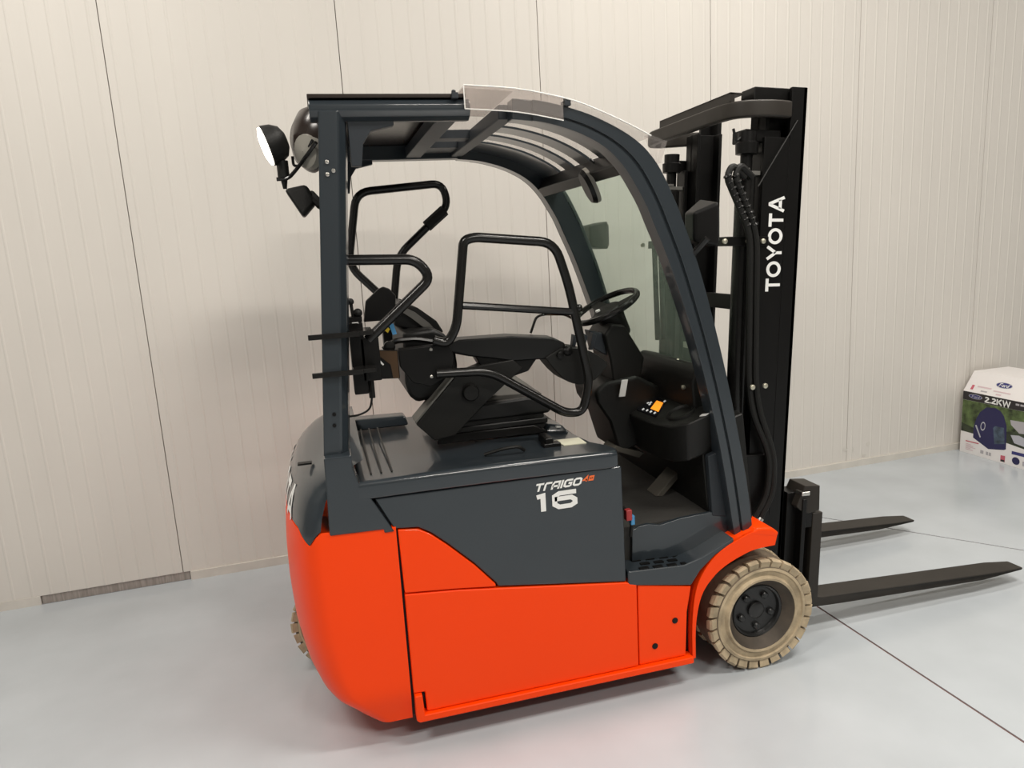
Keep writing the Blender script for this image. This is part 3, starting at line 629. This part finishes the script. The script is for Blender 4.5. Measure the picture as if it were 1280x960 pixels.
for x in (-.615, -.575, -.54):
    bm = B(); hexa(bm, [(x-.006, -.22, 1.26), (x+.006, -.22, 1.26), (x+.006, -.20, 1.26), (x-.006, -.20, 1.26)], [(x+.006, -.225, 1.325), (x+.022, -.225, 1.315), (x+.022, -.195, 1.315), (x+.006, -.195, 1.325)]); part('mini_lever', bm, 'greym', AR, bevel=.002)
bm = B(); tube(bm, [(-.755, -.15, 1.335), (-.73, -.15, 1.395), (-.70, -.15, 1.402), (-.60, -.1, 1.39), (-.54, -.06, 1.36)], .005, 6, .02); part('armrest_hoop', bm, 'tube', AR)
HB = empty_part('restraint_bar')
bm = B(); tube(bm, [(-1.15, -.33, 1.362), (-1.105, -.33, 1.345), (-1.068, -.33, 1.40), (-1.024, -.33, 1.688), (-.985, -.33, 1.697), (-.705, -.33, 1.665), (-.660, -.33, 1.52), (-.592, -.33, 1.16), (-.625, -.33, 1.052), (-.69, -.33, 1.055), (-.965, -.33, 1.238), (-1.15, -.33, 1.246)], .0165, 12, .055); part('bar_loop', bm, 'tube', HB)
bm = B(); tube(bm, [(-1.043, -.33, 1.472), (-.648, -.33, 1.42)], .0135, 10); part('cross_bar', bm, 'tube', HB)
bm = B(); ball(bm, (-.624, -.33, 1.432), .014, 12); part('bar_knob', bm, 'tube', HB)
bm = B(); prism(bm, [(-1.27, 1.34), (-1.10, 1.345), (-1.08, 1.30), (-1.09, 1.24), (-1.17, 1.20), (-1.23, 1.22), (-1.27, 1.28)], -.315, -.275); part('hinge_plate', bm, 'black', HB, bevel=.006)
for x, z in ((-1.16, 1.33), (-1.165, 1.235)):
    bm = B(); lathe(bm, [(.006, 0), (.006, .004), (.003, .006)], (x, -.315, z), (0, -1, 0), 10); part('bolt', bm, 'steel', HB)
HB2 = empty_part('restraint_bar')
bm = B(); tube(bm, [(-1.235, .35, 1.43), (-1.262, .35, 1.49), (-1.382, .35, 1.62), (-1.325, .35, 1.915), (-.965, .35, 1.940), (-.945, .35, 1.845), (-1.177, .35, 1.649), (-1.212, .35, 1.44)], .0165, 12, .06); part('bar_loop', bm, 'tube', HB2)
bm = B(); tube(bm, [(-.965, .345, 1.828), (-1.045, .345, 1.765)], .025, 10); part('bar_pad', bm, 'plastic', HB2)
bm = B(); prism(bm, [(-1.27, 1.25), (-1.27, 1.47), (-1.18, 1.47), (-1.13, 1.25)], .30, .36); part('hinge_plate', bm, 'black', HB2, bevel=.006)

# --- steering column and dashboard
DB = empty_part('dashboard')
axs = Vector((-.42, -.03, .9)).normalized(); sc_ = Vector((-.385, 0, 1.398))
SW = empty_part('steering_wheel')
bm = B()
u = axs.cross(Vector((0, 1, 0))).normalized(); v = axs.cross(u); rings = []
for i in range(40):
    th = 2*math.pi*i/40; c = sc_+(u*math.cos(th)+v*math.sin(th))*.135; ro = (u*math.cos(th)+v*math.sin(th))
    rings.append([bm.verts.new(c+(ro*math.cos(2*math.pi*k/10)+axs*math.sin(2*math.pi*k/10))*.0125) for k in range(10)])
for i in range(40):
    a_, b2 = rings[i], rings[(i+1) % 40]
    for k in range(10): bm.faces.new([a_[k], a_[(k+1) % 10], b2[(k+1) % 10], b2[k]])
part('wheel_rim', bm, 'tube', SW)
bm = B(); lathe(bm, [(.06, -.035), (.068, -.02), (.055, -.006), (.001, -.002)], sc_, axs, 24, cap=False); part('wheel_hub', bm, 'plastic', SW)
for th in (.5, 2.6, 4.7):
    e = (u*math.cos(th)+v*math.sin(th)); t_ = axs.cross(e); bm = B()
    hexa(bm, [sc_+e*.05+t_*s_*.03-axs*(.016-h) for s_, h in ((-1, 0), (1, 0), (1, .008), (-1, .008))], [sc_+e*.13+t_*s_*.02-axs*(.006-h) for s_, h in ((-1, 0), (1, 0), (1, .008), (-1, .008))]); part('spoke', bm, 'plastic', SW)
bm = B(); lathe(bm, [(.010, .0), (.010, .006), (.001, .007)], sc_+u*.04, axs, 12, cap=False); part('sticker', bm, 'white', SW)
bm = B(); ball(bm, sc_+u*.125+axs*.04, .016); part('spinner_knob', bm, 'tube', SW)
bm = B(); lathe(bm, [(.05, -.14), (.055, -.06), (.062, -.03)], sc_, axs, 20); prism(bm, [(-.432, 1.292), (-.40, 1.335), (-.345, 1.327), (-.26, 1.187), (-.28, 1.10), (-.40, 1.10), (-.41, 1.19)], -.09, .10); part('steering_column', bm, 'plastic', DB, bevel=.012)
bm = B(); hexa(bm, [(-.47, -.06, 1.24), (-.40, -.06, 1.20), (-.40, .0, 1.20), (-.47, .0, 1.24)], [(-.485, -.06, 1.315), (-.43, -.06, 1.30), (-.43, .0, 1.30), (-.485, .0, 1.315)]); part('column_stalk', bm, 'greym', DB, bevel=.006)
bm = B(); prism(bm, [(-.485, 1.075), (-.43, 1.105), (-.30, 1.12), (-.18, 1.05), (-.18, .86), (-.385, .80), (-.425, .94), (-.475, 1.02)], -.10, .16); part('column_base', bm, 'plastic', DB, bevel=.02)
# console with display and cup holder, sloping plane z = .98 + .4 (x + .3)
def cp(x, y, dz=0.): return Vector((x, y, .98+.4*(x+.3)+dz))
ol = [(-.315, .076), (-.344, -.136), (-.330, -.31), (-.312, -.40), (-.268, -.458), (-.196, -.472), (-.12, -.45), (-.10, .14), (-.242, .128)]
bm = B(); hexa(bm, [cp(x, y) for x, y in ol], [cp(x*.80-.035, y*.93, -.16) for x, y in ol]); con = part('console', bm, 'plastic', DB, bevel=.010)
bm = B(); hexa(bm, [cp(x, y, .001) for x, y in ((-.211, -.016), (-.215, -.184), (-.302, -.266), (-.310, -.108))], [cp(x, y, .004) for x, y in ((-.211, -.016), (-.215, -.184), (-.302, -.266), (-.310, -.108))]); dsp = part('display', bm, 'disp', con)
bm = B(); hexa(bm, [cp(x, y, .004) for x, y in ((-.230, -.128), (-.228, -.182), (-.277, -.237), (-.278, -.170))], [cp(x, y, .005) for x, y in ((-.230, -.128), (-.228, -.182), (-.277, -.237), (-.278, -.170))]); part('display_icon', bm, 'dispo', dsp)
for x, y in ((-.300, -.135), (-.297, -.165), (-.295, -.195), (-.293, -.225), (-.255, -.112), (-.265, -.122), (-.262, -.10), (-.222, -.17)):
    bm = B(); hexa(bm, [cp(x+a_, y+b2, .004) for a_, b2 in ((0, 0), (.010, .004), (.008, -.010), (-.002, -.012))], [cp(x+a_, y+b2, .005) for a_, b2 in ((0, 0), (.010, .004), (.008, -.010), (-.002, -.012))]); part('display_mark', bm, 'dispw', dsp)
bm = B(); lathe(bm, [(.058, 0), (.056, .008), (.048, .010), (.043, .004), (.040, -.002)], cp(-.235, -.342, 0), (-.371, 0, .928), 28, cap=False); part('cup_ring', bm, 'plastic', con)
bm = B(); lathe(bm, [(.044, .0015), (.001, .0015)], cp(-.235, -.342, 0), (-.371, 0, .928), 28, cap=False); part('cup_hole', bm, 'black', con)
bm = B(); hexa(bm, [cp(x, y, .001) for x, y in ((-.205, -.445), (-.190, -.468), (-.205, -.470), (-.218, -.450))], [cp(x, y, .003) for x, y in ((-.205, -.445), (-.190, -.468), (-.205, -.470), (-.218, -.450))]); part('sticker', bm, 'white', con)
bm = B(); prism(bm, [(-.195, 1.0), (-.205, 1.125), (-.190, 1.170), (-.165, 1.185), (-.09, 1.165), (-.06, 1.13), (-.06, .98)], -.375, .14); hm = part('instrument_hood', bm, 'plastic', DB, bevel=.025)
for y, z in ((-.31, 1.097),):
    bm = B(); lathe(bm, [(.009, 0), (.009, .008), (.005, .011)], (-.203, y, z), (-1, 0, 0), 12); part('screw', bm, 'brass', hm)
bm = B(); lathe(bm, [(.006, 0), (.004, .004)], (-.165, -.19, 1.184), (0, 0, 1), 10); part('screw', bm, 'brass', hm)
bm = B(); hexa(bm, [(-.395, -.13, 1.045), (-.368, -.13, 1.045), (-.368, -.125, 1.045), (-.395, -.125, 1.045)], [(-.385, -.14, 1.115), (-.358, -.14, 1.115), (-.358, -.135, 1.115), (-.385, -.135, 1.115)]); part('key_tag', bm, 'white', DB, bevel=.002)
# pedals
bm = B(); hexa(bm, [(-.42, -.10, .82), (-.30, -.10, .77), (-.30, -.0, .77), (-.42, .0, .82)], [(-.40, -.10, .835), (-.275, -.10, .79), (-.275, 0, .79), (-.40, 0, .835)]); part('brake_pedal', bm, 'pedal', bevel=.004)
bm = B(); hexa(bm, [(-.275, -.20, .632), (-.245, -.20, .628), (-.245, -.11, .628), (-.275, -.11, .632)], [(-.165, -.20, .735), (-.14, -.20, .728), (-.14, -.11, .728), (-.165, -.11, .735)]); part('accelerator_pedal', bm, 'pedal', bevel=.003)
bm = B(); hexa(bm, [(-.50, -.25, .63), (-.40, -.02, .63), (-.36, .05, .63), (-.46, .10, .63)], [(-.50, -.25, .66), (-.44, -.02, .80), (-.40, .05, .80), (-.50, .10, .74)]); part('foot_rest', bm, 'pedal', bevel=.006)
# battery connector in the gap
bm = B(); tube(bm, [(-.535, -.47, .72), (-.52, -.47, .70), (-.50, -.46, .66), (-.505, -.46, .60)], .006, 8, .02); part('connector_cable', bm, 'plastic')
bm = B(); box(bm, -.535, -.512, -.495, -.47, .675, .715); part('connector_plug', bm, 'red', bevel=.004)
bm = B(); box(bm, -.515, -.500, -.49, -.47, .655, .690); part('connector_clip', bm, 'blue', bevel=.003)

# --- inner mirror, front lamps
MI = empty_part('inside_mirror')
bm = B(); tube(bm, [(-.515, -.21, 1.955), (-.487, -.21, 1.93), (-.480, -.205, 1.90), (-.49, -.20, 1.885)], .005, 8, .02); part('mirror_stalk', bm, 'tube', MI)
bm = B(); cm = Vector((-.492, -.17, 1.868)); t1 = Vector((.10, 1, .05)).normalized(); t2 = Vector((.42, .0, -.90)).normalized()
rim = [cm+t1*(.05*math.cos(a_))+t2*(.068*math.sin(a_)) for a_ in [2*math.pi*i/24 for i in range(24)]]
nn = t1.cross(t2).normalized(); hexa(bm, rim, [p+nn*.014 for p in rim]); part('mirror_glass', bm, 'domeg', MI)
bm = B(); hexa(bm, [p+nn*.0145 for p in rim], [cm+(p-cm)*.85+nn*.03 for p in rim]); part('mirror_back', bm, 'black', MI)
for sd, nm in ((1, 0), (-1, 1)):
    HL = empty_part('headlamp')
    x0 = -.215 if sd > 0 else -.20; z0 = 1.69
    bm = B(); hexa(bm, [(x0-.045, sd*.48, z0-.05), (x0-.045, sd*.60, z0-.05), (x0-.045, sd*.60, z0+.05), (x0-.045, sd*.48, z0+.05)], [(x0+.04, sd*.46, z0-.065), (x0+.04, sd*.62, z0-.065), (x0+.04, sd*.62, z0+.065), (x0+.04, sd*.46, z0+.065)]) if sd > 0 else hexa(bm, [(-.245, -.47, 1.64), (-.245, -.40, 1.64), (-.245, -.40, 1.74), (-.245, -.47, 1.74)], [(-.165, -.50, 1.62), (-.165, -.37, 1.62), (-.165, -.37, 1.79), (-.165, -.50, 1.77)])
    part('lamp_housing', bm, 'plastic' if sd > 0 else 'black', HL, bevel=.012)
    bm = B()
    if sd > 0: box(bm, x0+.04, x0+.05, .475, .605, z0-.05, z0+.05)
    else: box(bm, -.166, -.158, -.49, -.39, 1.64, 1.75)
    part('lamp_lens', bm, 'lens', HL, bevel=.004)
    bm = B(); tube(bm, [(x0-.03, sd*.53, z0-.04), (x0-.06, sd*.49, z0-.09), (x0-.10, sd*.47, z0-.10)], .011, 8); part('lamp_bracket', bm, 'tube', HL)
bm = B(); tube(bm, [(-.43, .47, 1.78), (-.40, .44, 1.79)], .012, 8); part('pillar_hook', bm, 'tube')

# --- mast, tilted forward
TILT = math.radians(2.7)
TP = Vector((.12, 0, .20))
TM = Matrix.Translation(TP) @ Matrix.Rotation(TILT, 4, 'Y') @ Matrix.Translation(-TP)
def mpart(name, bm, m, parent=None, **kw):
    bmesh.ops.transform(bm, matrix=TM, verts=bm.verts[:]); return part(name, bm, m, parent, **kw)
MA = empty_part('mast')
for sd in (-1, 1):
    bm = B(); box(bm, .035, .140, sd*.335, sd*.318, .08, 2.0); box(bm, .140, .205, sd*.335, sd*.318, .08, 2.178); box(bm, .188, .205, sd*.335, sd*.25, .08, 2.178); box(bm, .035, .052, sd*.318, sd*.26, .08, 1.95); up = mpart('outer_upright', bm, 'black', MA, bevel=.003)
    if sd < 0: UP = up
    bm = B(); box(bm, .06, .18, sd*.262, sd*.245, .12, 2.10); box(bm, .165, .18, sd*.30, sd*.20, .12, 2.10); box(bm, .06, .075, sd*.30, sd*.20, .12, 2.10); mpart('inner_upright', bm, 'black', MA, bevel=.003)
    cy = sd*.295
    bm = B(); lathe(bm, [(.036, 0), (.036, 1.58), (.026, 1.585)], (-.012, cy, .28), (0, 0, 1), 24); lc = mpart('lift_cylinder', bm, 'tube', MA)
    bm = B(); lathe(bm, [(.022, 0), (.022, .06), (.040, .062), (.042, .10), (.034, .105), (.034, .14)], (-.012, cy, 1.88), (0, 0, 1), 20); mpart('cylinder_head', bm, 'black', lc)
    bm = B(); box(bm, -.045, .03, cy-.03, cy+.03, 1.865, 1.880); box(bm, -.04, -.015, cy-.032, cy+.02, 1.880, 1.890); mpart('cylinder_bracket', bm, 'greyp', lc, bevel=.002)
    bm = B(); box(bm, -.105, .068, cy-.048, cy+.03, 1.608, 1.642); mpart('cylinder_clamp', bm, 'black', lc, bevel=.003)
    for x in (-.075, .022, .085):
        bm = B(); lathe(bm, [(.0095, 0), (.0095, .008), (.005, .011)], (x-.045, sd*.345, 1.625), (0, sd, 0), 12); mpart('bolt', bm, 'brass', lc)
for y0, y1, z0, z1 in ((-.31, .31, 1.36, 1.42), (-.31, .31, .55, .66), (-.31, .31, .16, .26)):
    bm = B(); box(bm, .02, .045, y0, y1, z0, z1); mpart('mast_tie', bm, 'black', MA, bevel=.004)
# bowed top tie
plan = fillet([(.135, -.312, 0), (.06, -.322, 0), (-.045, -.29, 0), (-.06, -.18, 0), (-.06, .36, 0), (-.03, .43, 0), (.10, .335, 0), (.16, .318, 0)], .07, 5)
def tie(z0, z1, th, off):
    bm = B(); R_ = []
    for i, p in enumerate(plan):
        t_ = (plan[min(i+1, len(plan)-1)]-plan[max(i-1, 0)]).normalized(); n_ = Vector((-t_.y, t_.x, 0))
        a_, b2 = p+n_*off, p+n_*(off+th)
        R_.append([bm.verts.new((a_.x, a_.y, z0)), bm.verts.new((b2.x, b2.y, z0)), bm.verts.new((b2.x, b2.y, z1)), bm.verts.new((a_.x, a_.y, z1))])
    for a_, b2 in zip(R_, R_[1:]):
        for k in range(4): bm.faces.new([a_[k], a_[(k+1) % 4], b2[(k+1) % 4], b2[k]])
    bm.faces.new(R_[0][::-1]); bm.faces.new(R_[-1]); return bm
mpart('top_tie', tie(2.068, 2.128, .035, 0), 'fork', MA, bevel=.012)
bm = B(); box(bm, -.075, -.055, -.27, .30, 2.128, 2.163); box(bm, -.075, -.02, -.27, .30, 2.155, 2.163); mpart('top_tie_angle', bm, 'fork', MA, bevel=.002)
bm = B(); box(bm, .00, .192, -.31, -.22, 2.128, 2.178); mpart('top_block', bm, 'black', MA, bevel=.006)
bm = B(); box(bm, -.03, .12, -.31, -.22, 1.985, 2.03); mpart('chain_anchor', bm, 'black', MA, bevel=.006)
bm = B(); tube(bm, [(-.075, -.30, 2.03), (-.06, -.30, 1.985), (-.03, -.30, 2.01)], .005, 6, .01); mpart('hose_hook', bm, 'plastic', MA)
bm = B(); tube(bm, [(.165, -.34, 2.06), (.05, -.35, 1.89), (.0, -.36, 1.82)], .003, 6); mpart('mast_cable', bm, 'plastic', MA)
# word on the upright, reading upwards
def mast_fn(u, v): return TM @ Vector((.131-v*.063, -.3362, 1.437+u*.352))
text('lettering', 'TOYOTA', mast_fn, 'white', UP, t=.21, gap=.10)
# hoses
for off in (0, .032):
    bm = B(); tube(bm, [(.03+off, -.345, 1.86), (-.03+off, -.36, 1.905), (-.055+off, -.365, 1.86), (.04+off*.8, -.37, 1.66), (.035+off*.9, -.37, 1.10), (.05+off, -.372, .98), (.13+off*.6, -.375, .80), (.115+off*.8, -.38, .64), (.045+off, -.385, .545)], .0125, 10, .07); ho = part('hydraulic_hose', bm, 'plastic', MA)
    bm = B(); tube(bm, [(.052+off, -.386, .552), (.020+off, -.388, .520)], .013, 10); part('hose_end', bm, 'steel', ho)
    for i in range(9):
        t_ = i/8; p = Vector((-.052+off, -.365, 1.865)).lerp(Vector((.03+off*.8, -.37, 1.69)), t_); d_ = Vector((.09, 0, -.19)).normalized()
        bm = B(); lathe(bm, [(.0125, -.005), (.0165, 0), (.0125, .005)], p, d_, 10); part('hose_wrap', bm, 'tube', ho)
for x, z in ((.030, 1.085), (.085, 1.085)):
    bm = B(); lathe(bm, [(.010, 0), (.010, .008), (.005, .011)], (x+.01, -.385, z), (0, -1, 0), 12); part('hose_clip_bolt', bm, 'brass', MA)
bm = B(); tube(bm, [(-.05, -.28, 1.85), (-.085, .28, 1.80)], .001, 4); bm.free()
for off in (0, .03):
    bm = B(); tube(bm, [(.02+off, .345, 1.84), (-.05+off, .30, 1.86), (-.03+off, .28, 1.76), (-.02+off, .28, 1.2)], .0125, 8, .05); part('hydraulic_hose', bm, 'plastic', MA)
# chain guard and tilt parts seen between the uprights
bm = B(); prism(bm, [(-.08, .47), (-.06, .80), (.10, .80), (.14, .47)], -.352, -.33); mpart('tilt_bracket', bm, 'black', MA, bevel=.006)
bm = B(); lathe(bm, [(.020, 0), (.020, .012), (.010, .016)], (.02, -.352, .60), (0, -1, 0), 16); part('tilt_pin', bm, 'brass', MA)
bm = B(); tube(bm, [(-.02, -.05, 1.36), (-.05, -.12, 1.25), (-.06, -.18, 1.05), (-.05, -.2, .8)], .016, 8, .1); tube(bm, [(.01, -.02, 1.36), (-.02, -.09, 1.25), (-.03, -.15, 1.05), (-.03, -.18, .8)], .016, 8, .1); part('hydraulic_hose', bm, 'tube', MA)
bm = B(); box(bm, -.04, -.01, -.06, .0, 1.20, 1.225); part('hose_bracket', bm, 'steel', MA)
# carriage and forks
CA = empty_part('fork_carriage')
for z0, z1 in ((.17, .245), (.475, .545)):
    bm = B(); box(bm, .285, .325, -.362, .362, z0, z1); mpart('carriage_bar', bm, 'black', CA, bevel=.003)
for sd in (-1, 1):
    bm = B(); box(bm, .225, .285, sd*.33, sd*.25, .13, .62); box(bm, .27, .29, sd*.37, sd*.20, .13, .60); mpart('carriage_plate', bm, 'black', CA, bevel=.004)
    bm = B(); lathe(bm, [(.05, -.02), (.05, .02)], (.15, sd*.27, .42), (0, 1, 0), 20); mpart('carriage_roller', bm, 'black', CA)
    y0, y1 = sd*.365, sd*.262
    fk = None
    bm = B()
    prism(bm, [(.325, .118), (.325, .535), (.372, .535), (.376, .162), (.40, .158), (1.36, .148), (1.485, .144), (1.500, .138), (1.485, .134), (1.25, .120), (.50, .116)], y0, y1)
    for v_ in bm.verts:
        if v_.co.x > 1.46:
            v_.co.y = sd*.3135+(v_.co.y-sd*.3135)*(.55 if v_.co.x > 1.49 else .74)
    fk = mpart('fork', bm, 'fork', CA, bevel=.004)
    bm = B(); prism(bm, [(.245, .570), (.262, .615), (.280, .655), (.350, .650), (.355, .545), (.30, .535), (.265, .552)], y0, y1); mpart('fork_hook', bm, 'fork', fk, bevel=.004)
    bm = B(); box(bm, .262, .300, sd*.372, sd*.33, .615, .632); mpart('fork_pin', bm, 'steel', fk, bevel=.003)

# ------------------------------------------------------------------ carton in the corner
CB = empty('carton', (3.13, 1.04, 0))
tag(CB, 'white printed carton with a blue generator picture standing against the wall', 'carton')
XB = 2.93
bm = B(); prism(bm, [(XB, 0), (XB, .456), (XB+.088, .594), (XB+.40, .594), (XB+.40, 0)], .72, 1.352)
link('carton_body', bm, 'carton', CB, bevel=.002)
layer = [0]
def printed(name, pts, m, lift):
    bm = B(); bm.faces.new([bm.verts.new((XB-lift, y, z)) for y, z in pts]); return link_flat(name, bm, m, CB)
printed('print_photo', [(1.350, .157), (1.350, .392), (.722, .396), (.722, .135), (.857, .141), (.984, .152), (1.248, .160)], 'cgreen', .0004)
printed('print_photo_shade', [(1.350, .157), (1.350, .22), (1.25, .20), (1.15, .25), (1.0, .23), (.9, .25), (.722, .24), (.722, .135), (.857, .141), (.984, .152)], 'cdark', .0006)
printed('print_machine', [(.971, .318), (.86, .325), (.80, .30), (.80, .25), (.90, .24), (.962, .286)], 'cgrey', .0008)
printed('print_machine', [(.96, .215), (.90, .225), (.80, .20), (.80, .15), (.93, .165)], 'csil', .0008)
printed('print_band', [(1.350, .393), (1.350, .4555), (.722, .4555), (.722, .397)], 'cblack', .0008)
gen = printed('print_generator', [(1.246, .127), (1.247, .21), (1.228, .275), (1.203, .325), (1.156, .369), (1.082, .378), (1.045, .362), (1.019, .335), (.993, .268), (.986, .107), (1.00, .098), (1.12, .074)], 'cblue', .0010)
printed('print_outlet_panel', [(1.093, .234), (1.08, .25), (1.012, .253), (.998, .143), (1.075, .122)], 'cteal', .0012)
printed('print_handle_slash', [(1.236, .222), (1.224, .226), (1.184, .146), (1.192, .140)], 'csil', .0012)
bm = B(); Q = [(1.173+.019*math.cos(a_)-.1*(.03*math.sin(a_)), .228+.033*math.sin(a_)) for a_ in [2*math.pi*i/20 for i in range(20)]]
for i in range(20):
    a_, b2 = Q[i], Q[(i+1) % 20]; f = lambda p, s_: (XB-.0012, 1.173+(p[0]-1.173)*s_, .228+(p[1]-.228)*s_)
    bm.faces.new([bm.verts.new(q) for q in (f(a_, 1), f(b2, 1), f(b2, .72), f(a_, .72))])
link_flat('print_handle', bm, 'csil', CB)
def oval(name, cy, cz, ry, rz, m, lift, fn=None):
    bm = B(); pts = [(cy+ry*math.cos(2*math.pi*i/28), cz+rz*math.sin(2*math.pi*i/28)) for i in range(28)]
    bm.faces.new([bm.verts.new(fn(y, z, lift) if fn else (XB-lift, y, z)) for y, z in pts]); return link_flat(name, bm, m, CB)
oval('print_logo_edge', 1.248, .428, .055, .0165, 'csil', .0012); oval('print_logo', 1.248, .428, .050, .0135, 'cnavy', .0014)
text('lettering', 'Fqrd', lambda u, v: Vector((XB-.0016, 1.279-u*.062-v*.006, .419+v*.018)), 'csil', CB, t=.16, gap=.08)
text('lettering', '2.2KW', lambda u, v: Vector((XB-.0012, 1.173-u*.196, .402+v*.041)), 'white', CB, t=.22, gap=.10)
for i in range(5):
    y = .94-i*.034; printed('print_small_text', [(y, .427), (y, .440), (y-.026, .440), (y-.026, .427)], 'cgrey', .0012)
def slope(y, z, lift): # z 0..1 up the sloped face
    return Vector((XB+.088*z-lift*.84, y, .456+.138*z+lift*.54))
oval('print_logo_edge', 1.075, .56, .062, .135, 'csil', .0014, slope); oval('print_logo', 1.075, .56, .057, .115, 'cnavy', .0018, slope)
text('lettering', 'Fqrd', lambda u, v: slope(1.113-u*.074-v*.006, .48+v*.16, .0022), 'white', CB, t=.16, gap=.08)
def sq(name, y0, y1, z0, z1, m):
    bm = B(); bm.faces.new([bm.verts.new(slope(y, z, .0014)) for y, z in ((y0, z0), (y0, z1), (y1, z1), (y1, z0))]); link_flat(name, bm, m, CB)
sq('print_red_bar', 1.305, 1.285, .12, .34, 'cred'); sq('print_small_text', 1.26, 1.15, .28, .34, 'cpink'); sq('print_small_text', 1.22, 1.17, .10, .16, 'cgrey'); sq('print_small_text', 1.13, 1.0, .22, .27, 'cpink'); sq('print_small_text', 1.10, 1.06, .08, .14, 'cpink')
printed('print_red_text', [(1.305, .086), (1.305, .094), (1.197, .097), (1.197, .089)], 'cred', .0012)
for i in range(5):
    printed('print_small_text', [(1.302, .067-i*.010), (1.302, .072-i*.010), (1.26-.02*(i % 3), .072-i*.010), (1.26-.02*(i % 3), .067-i*.010)], 'cpink', .0012)
for y0, y1 in ((1.18, 1.155), (1.135, 1.118), (1.112, 1.095)): printed('print_symbol', [(y0, .028), (y0, .052), (y1, .052), (y1, .028)], 'cgrey', .0012)
printed('print_badge', [(1.022, .012), (1.022, .056), (.988, .058), (.988, .014)], 'cred', .0012); printed('print_badge_foot', [(1.020, .013), (1.020, .026), (.990, .028), (.990, .014)], 'cblack', .0014)
printed('print_blue_text', [(.942, .085), (.942, .107), (.80, .112), (.80, .09)], 'cnavy', .0012)
oval('print_small_generator', .908, .045, .028, .026, 'cblue', .0012); printed('print_small_machine', [(.86, .025), (.86, .055), (.81, .06), (.81, .03)], 'cgrey', .0012)
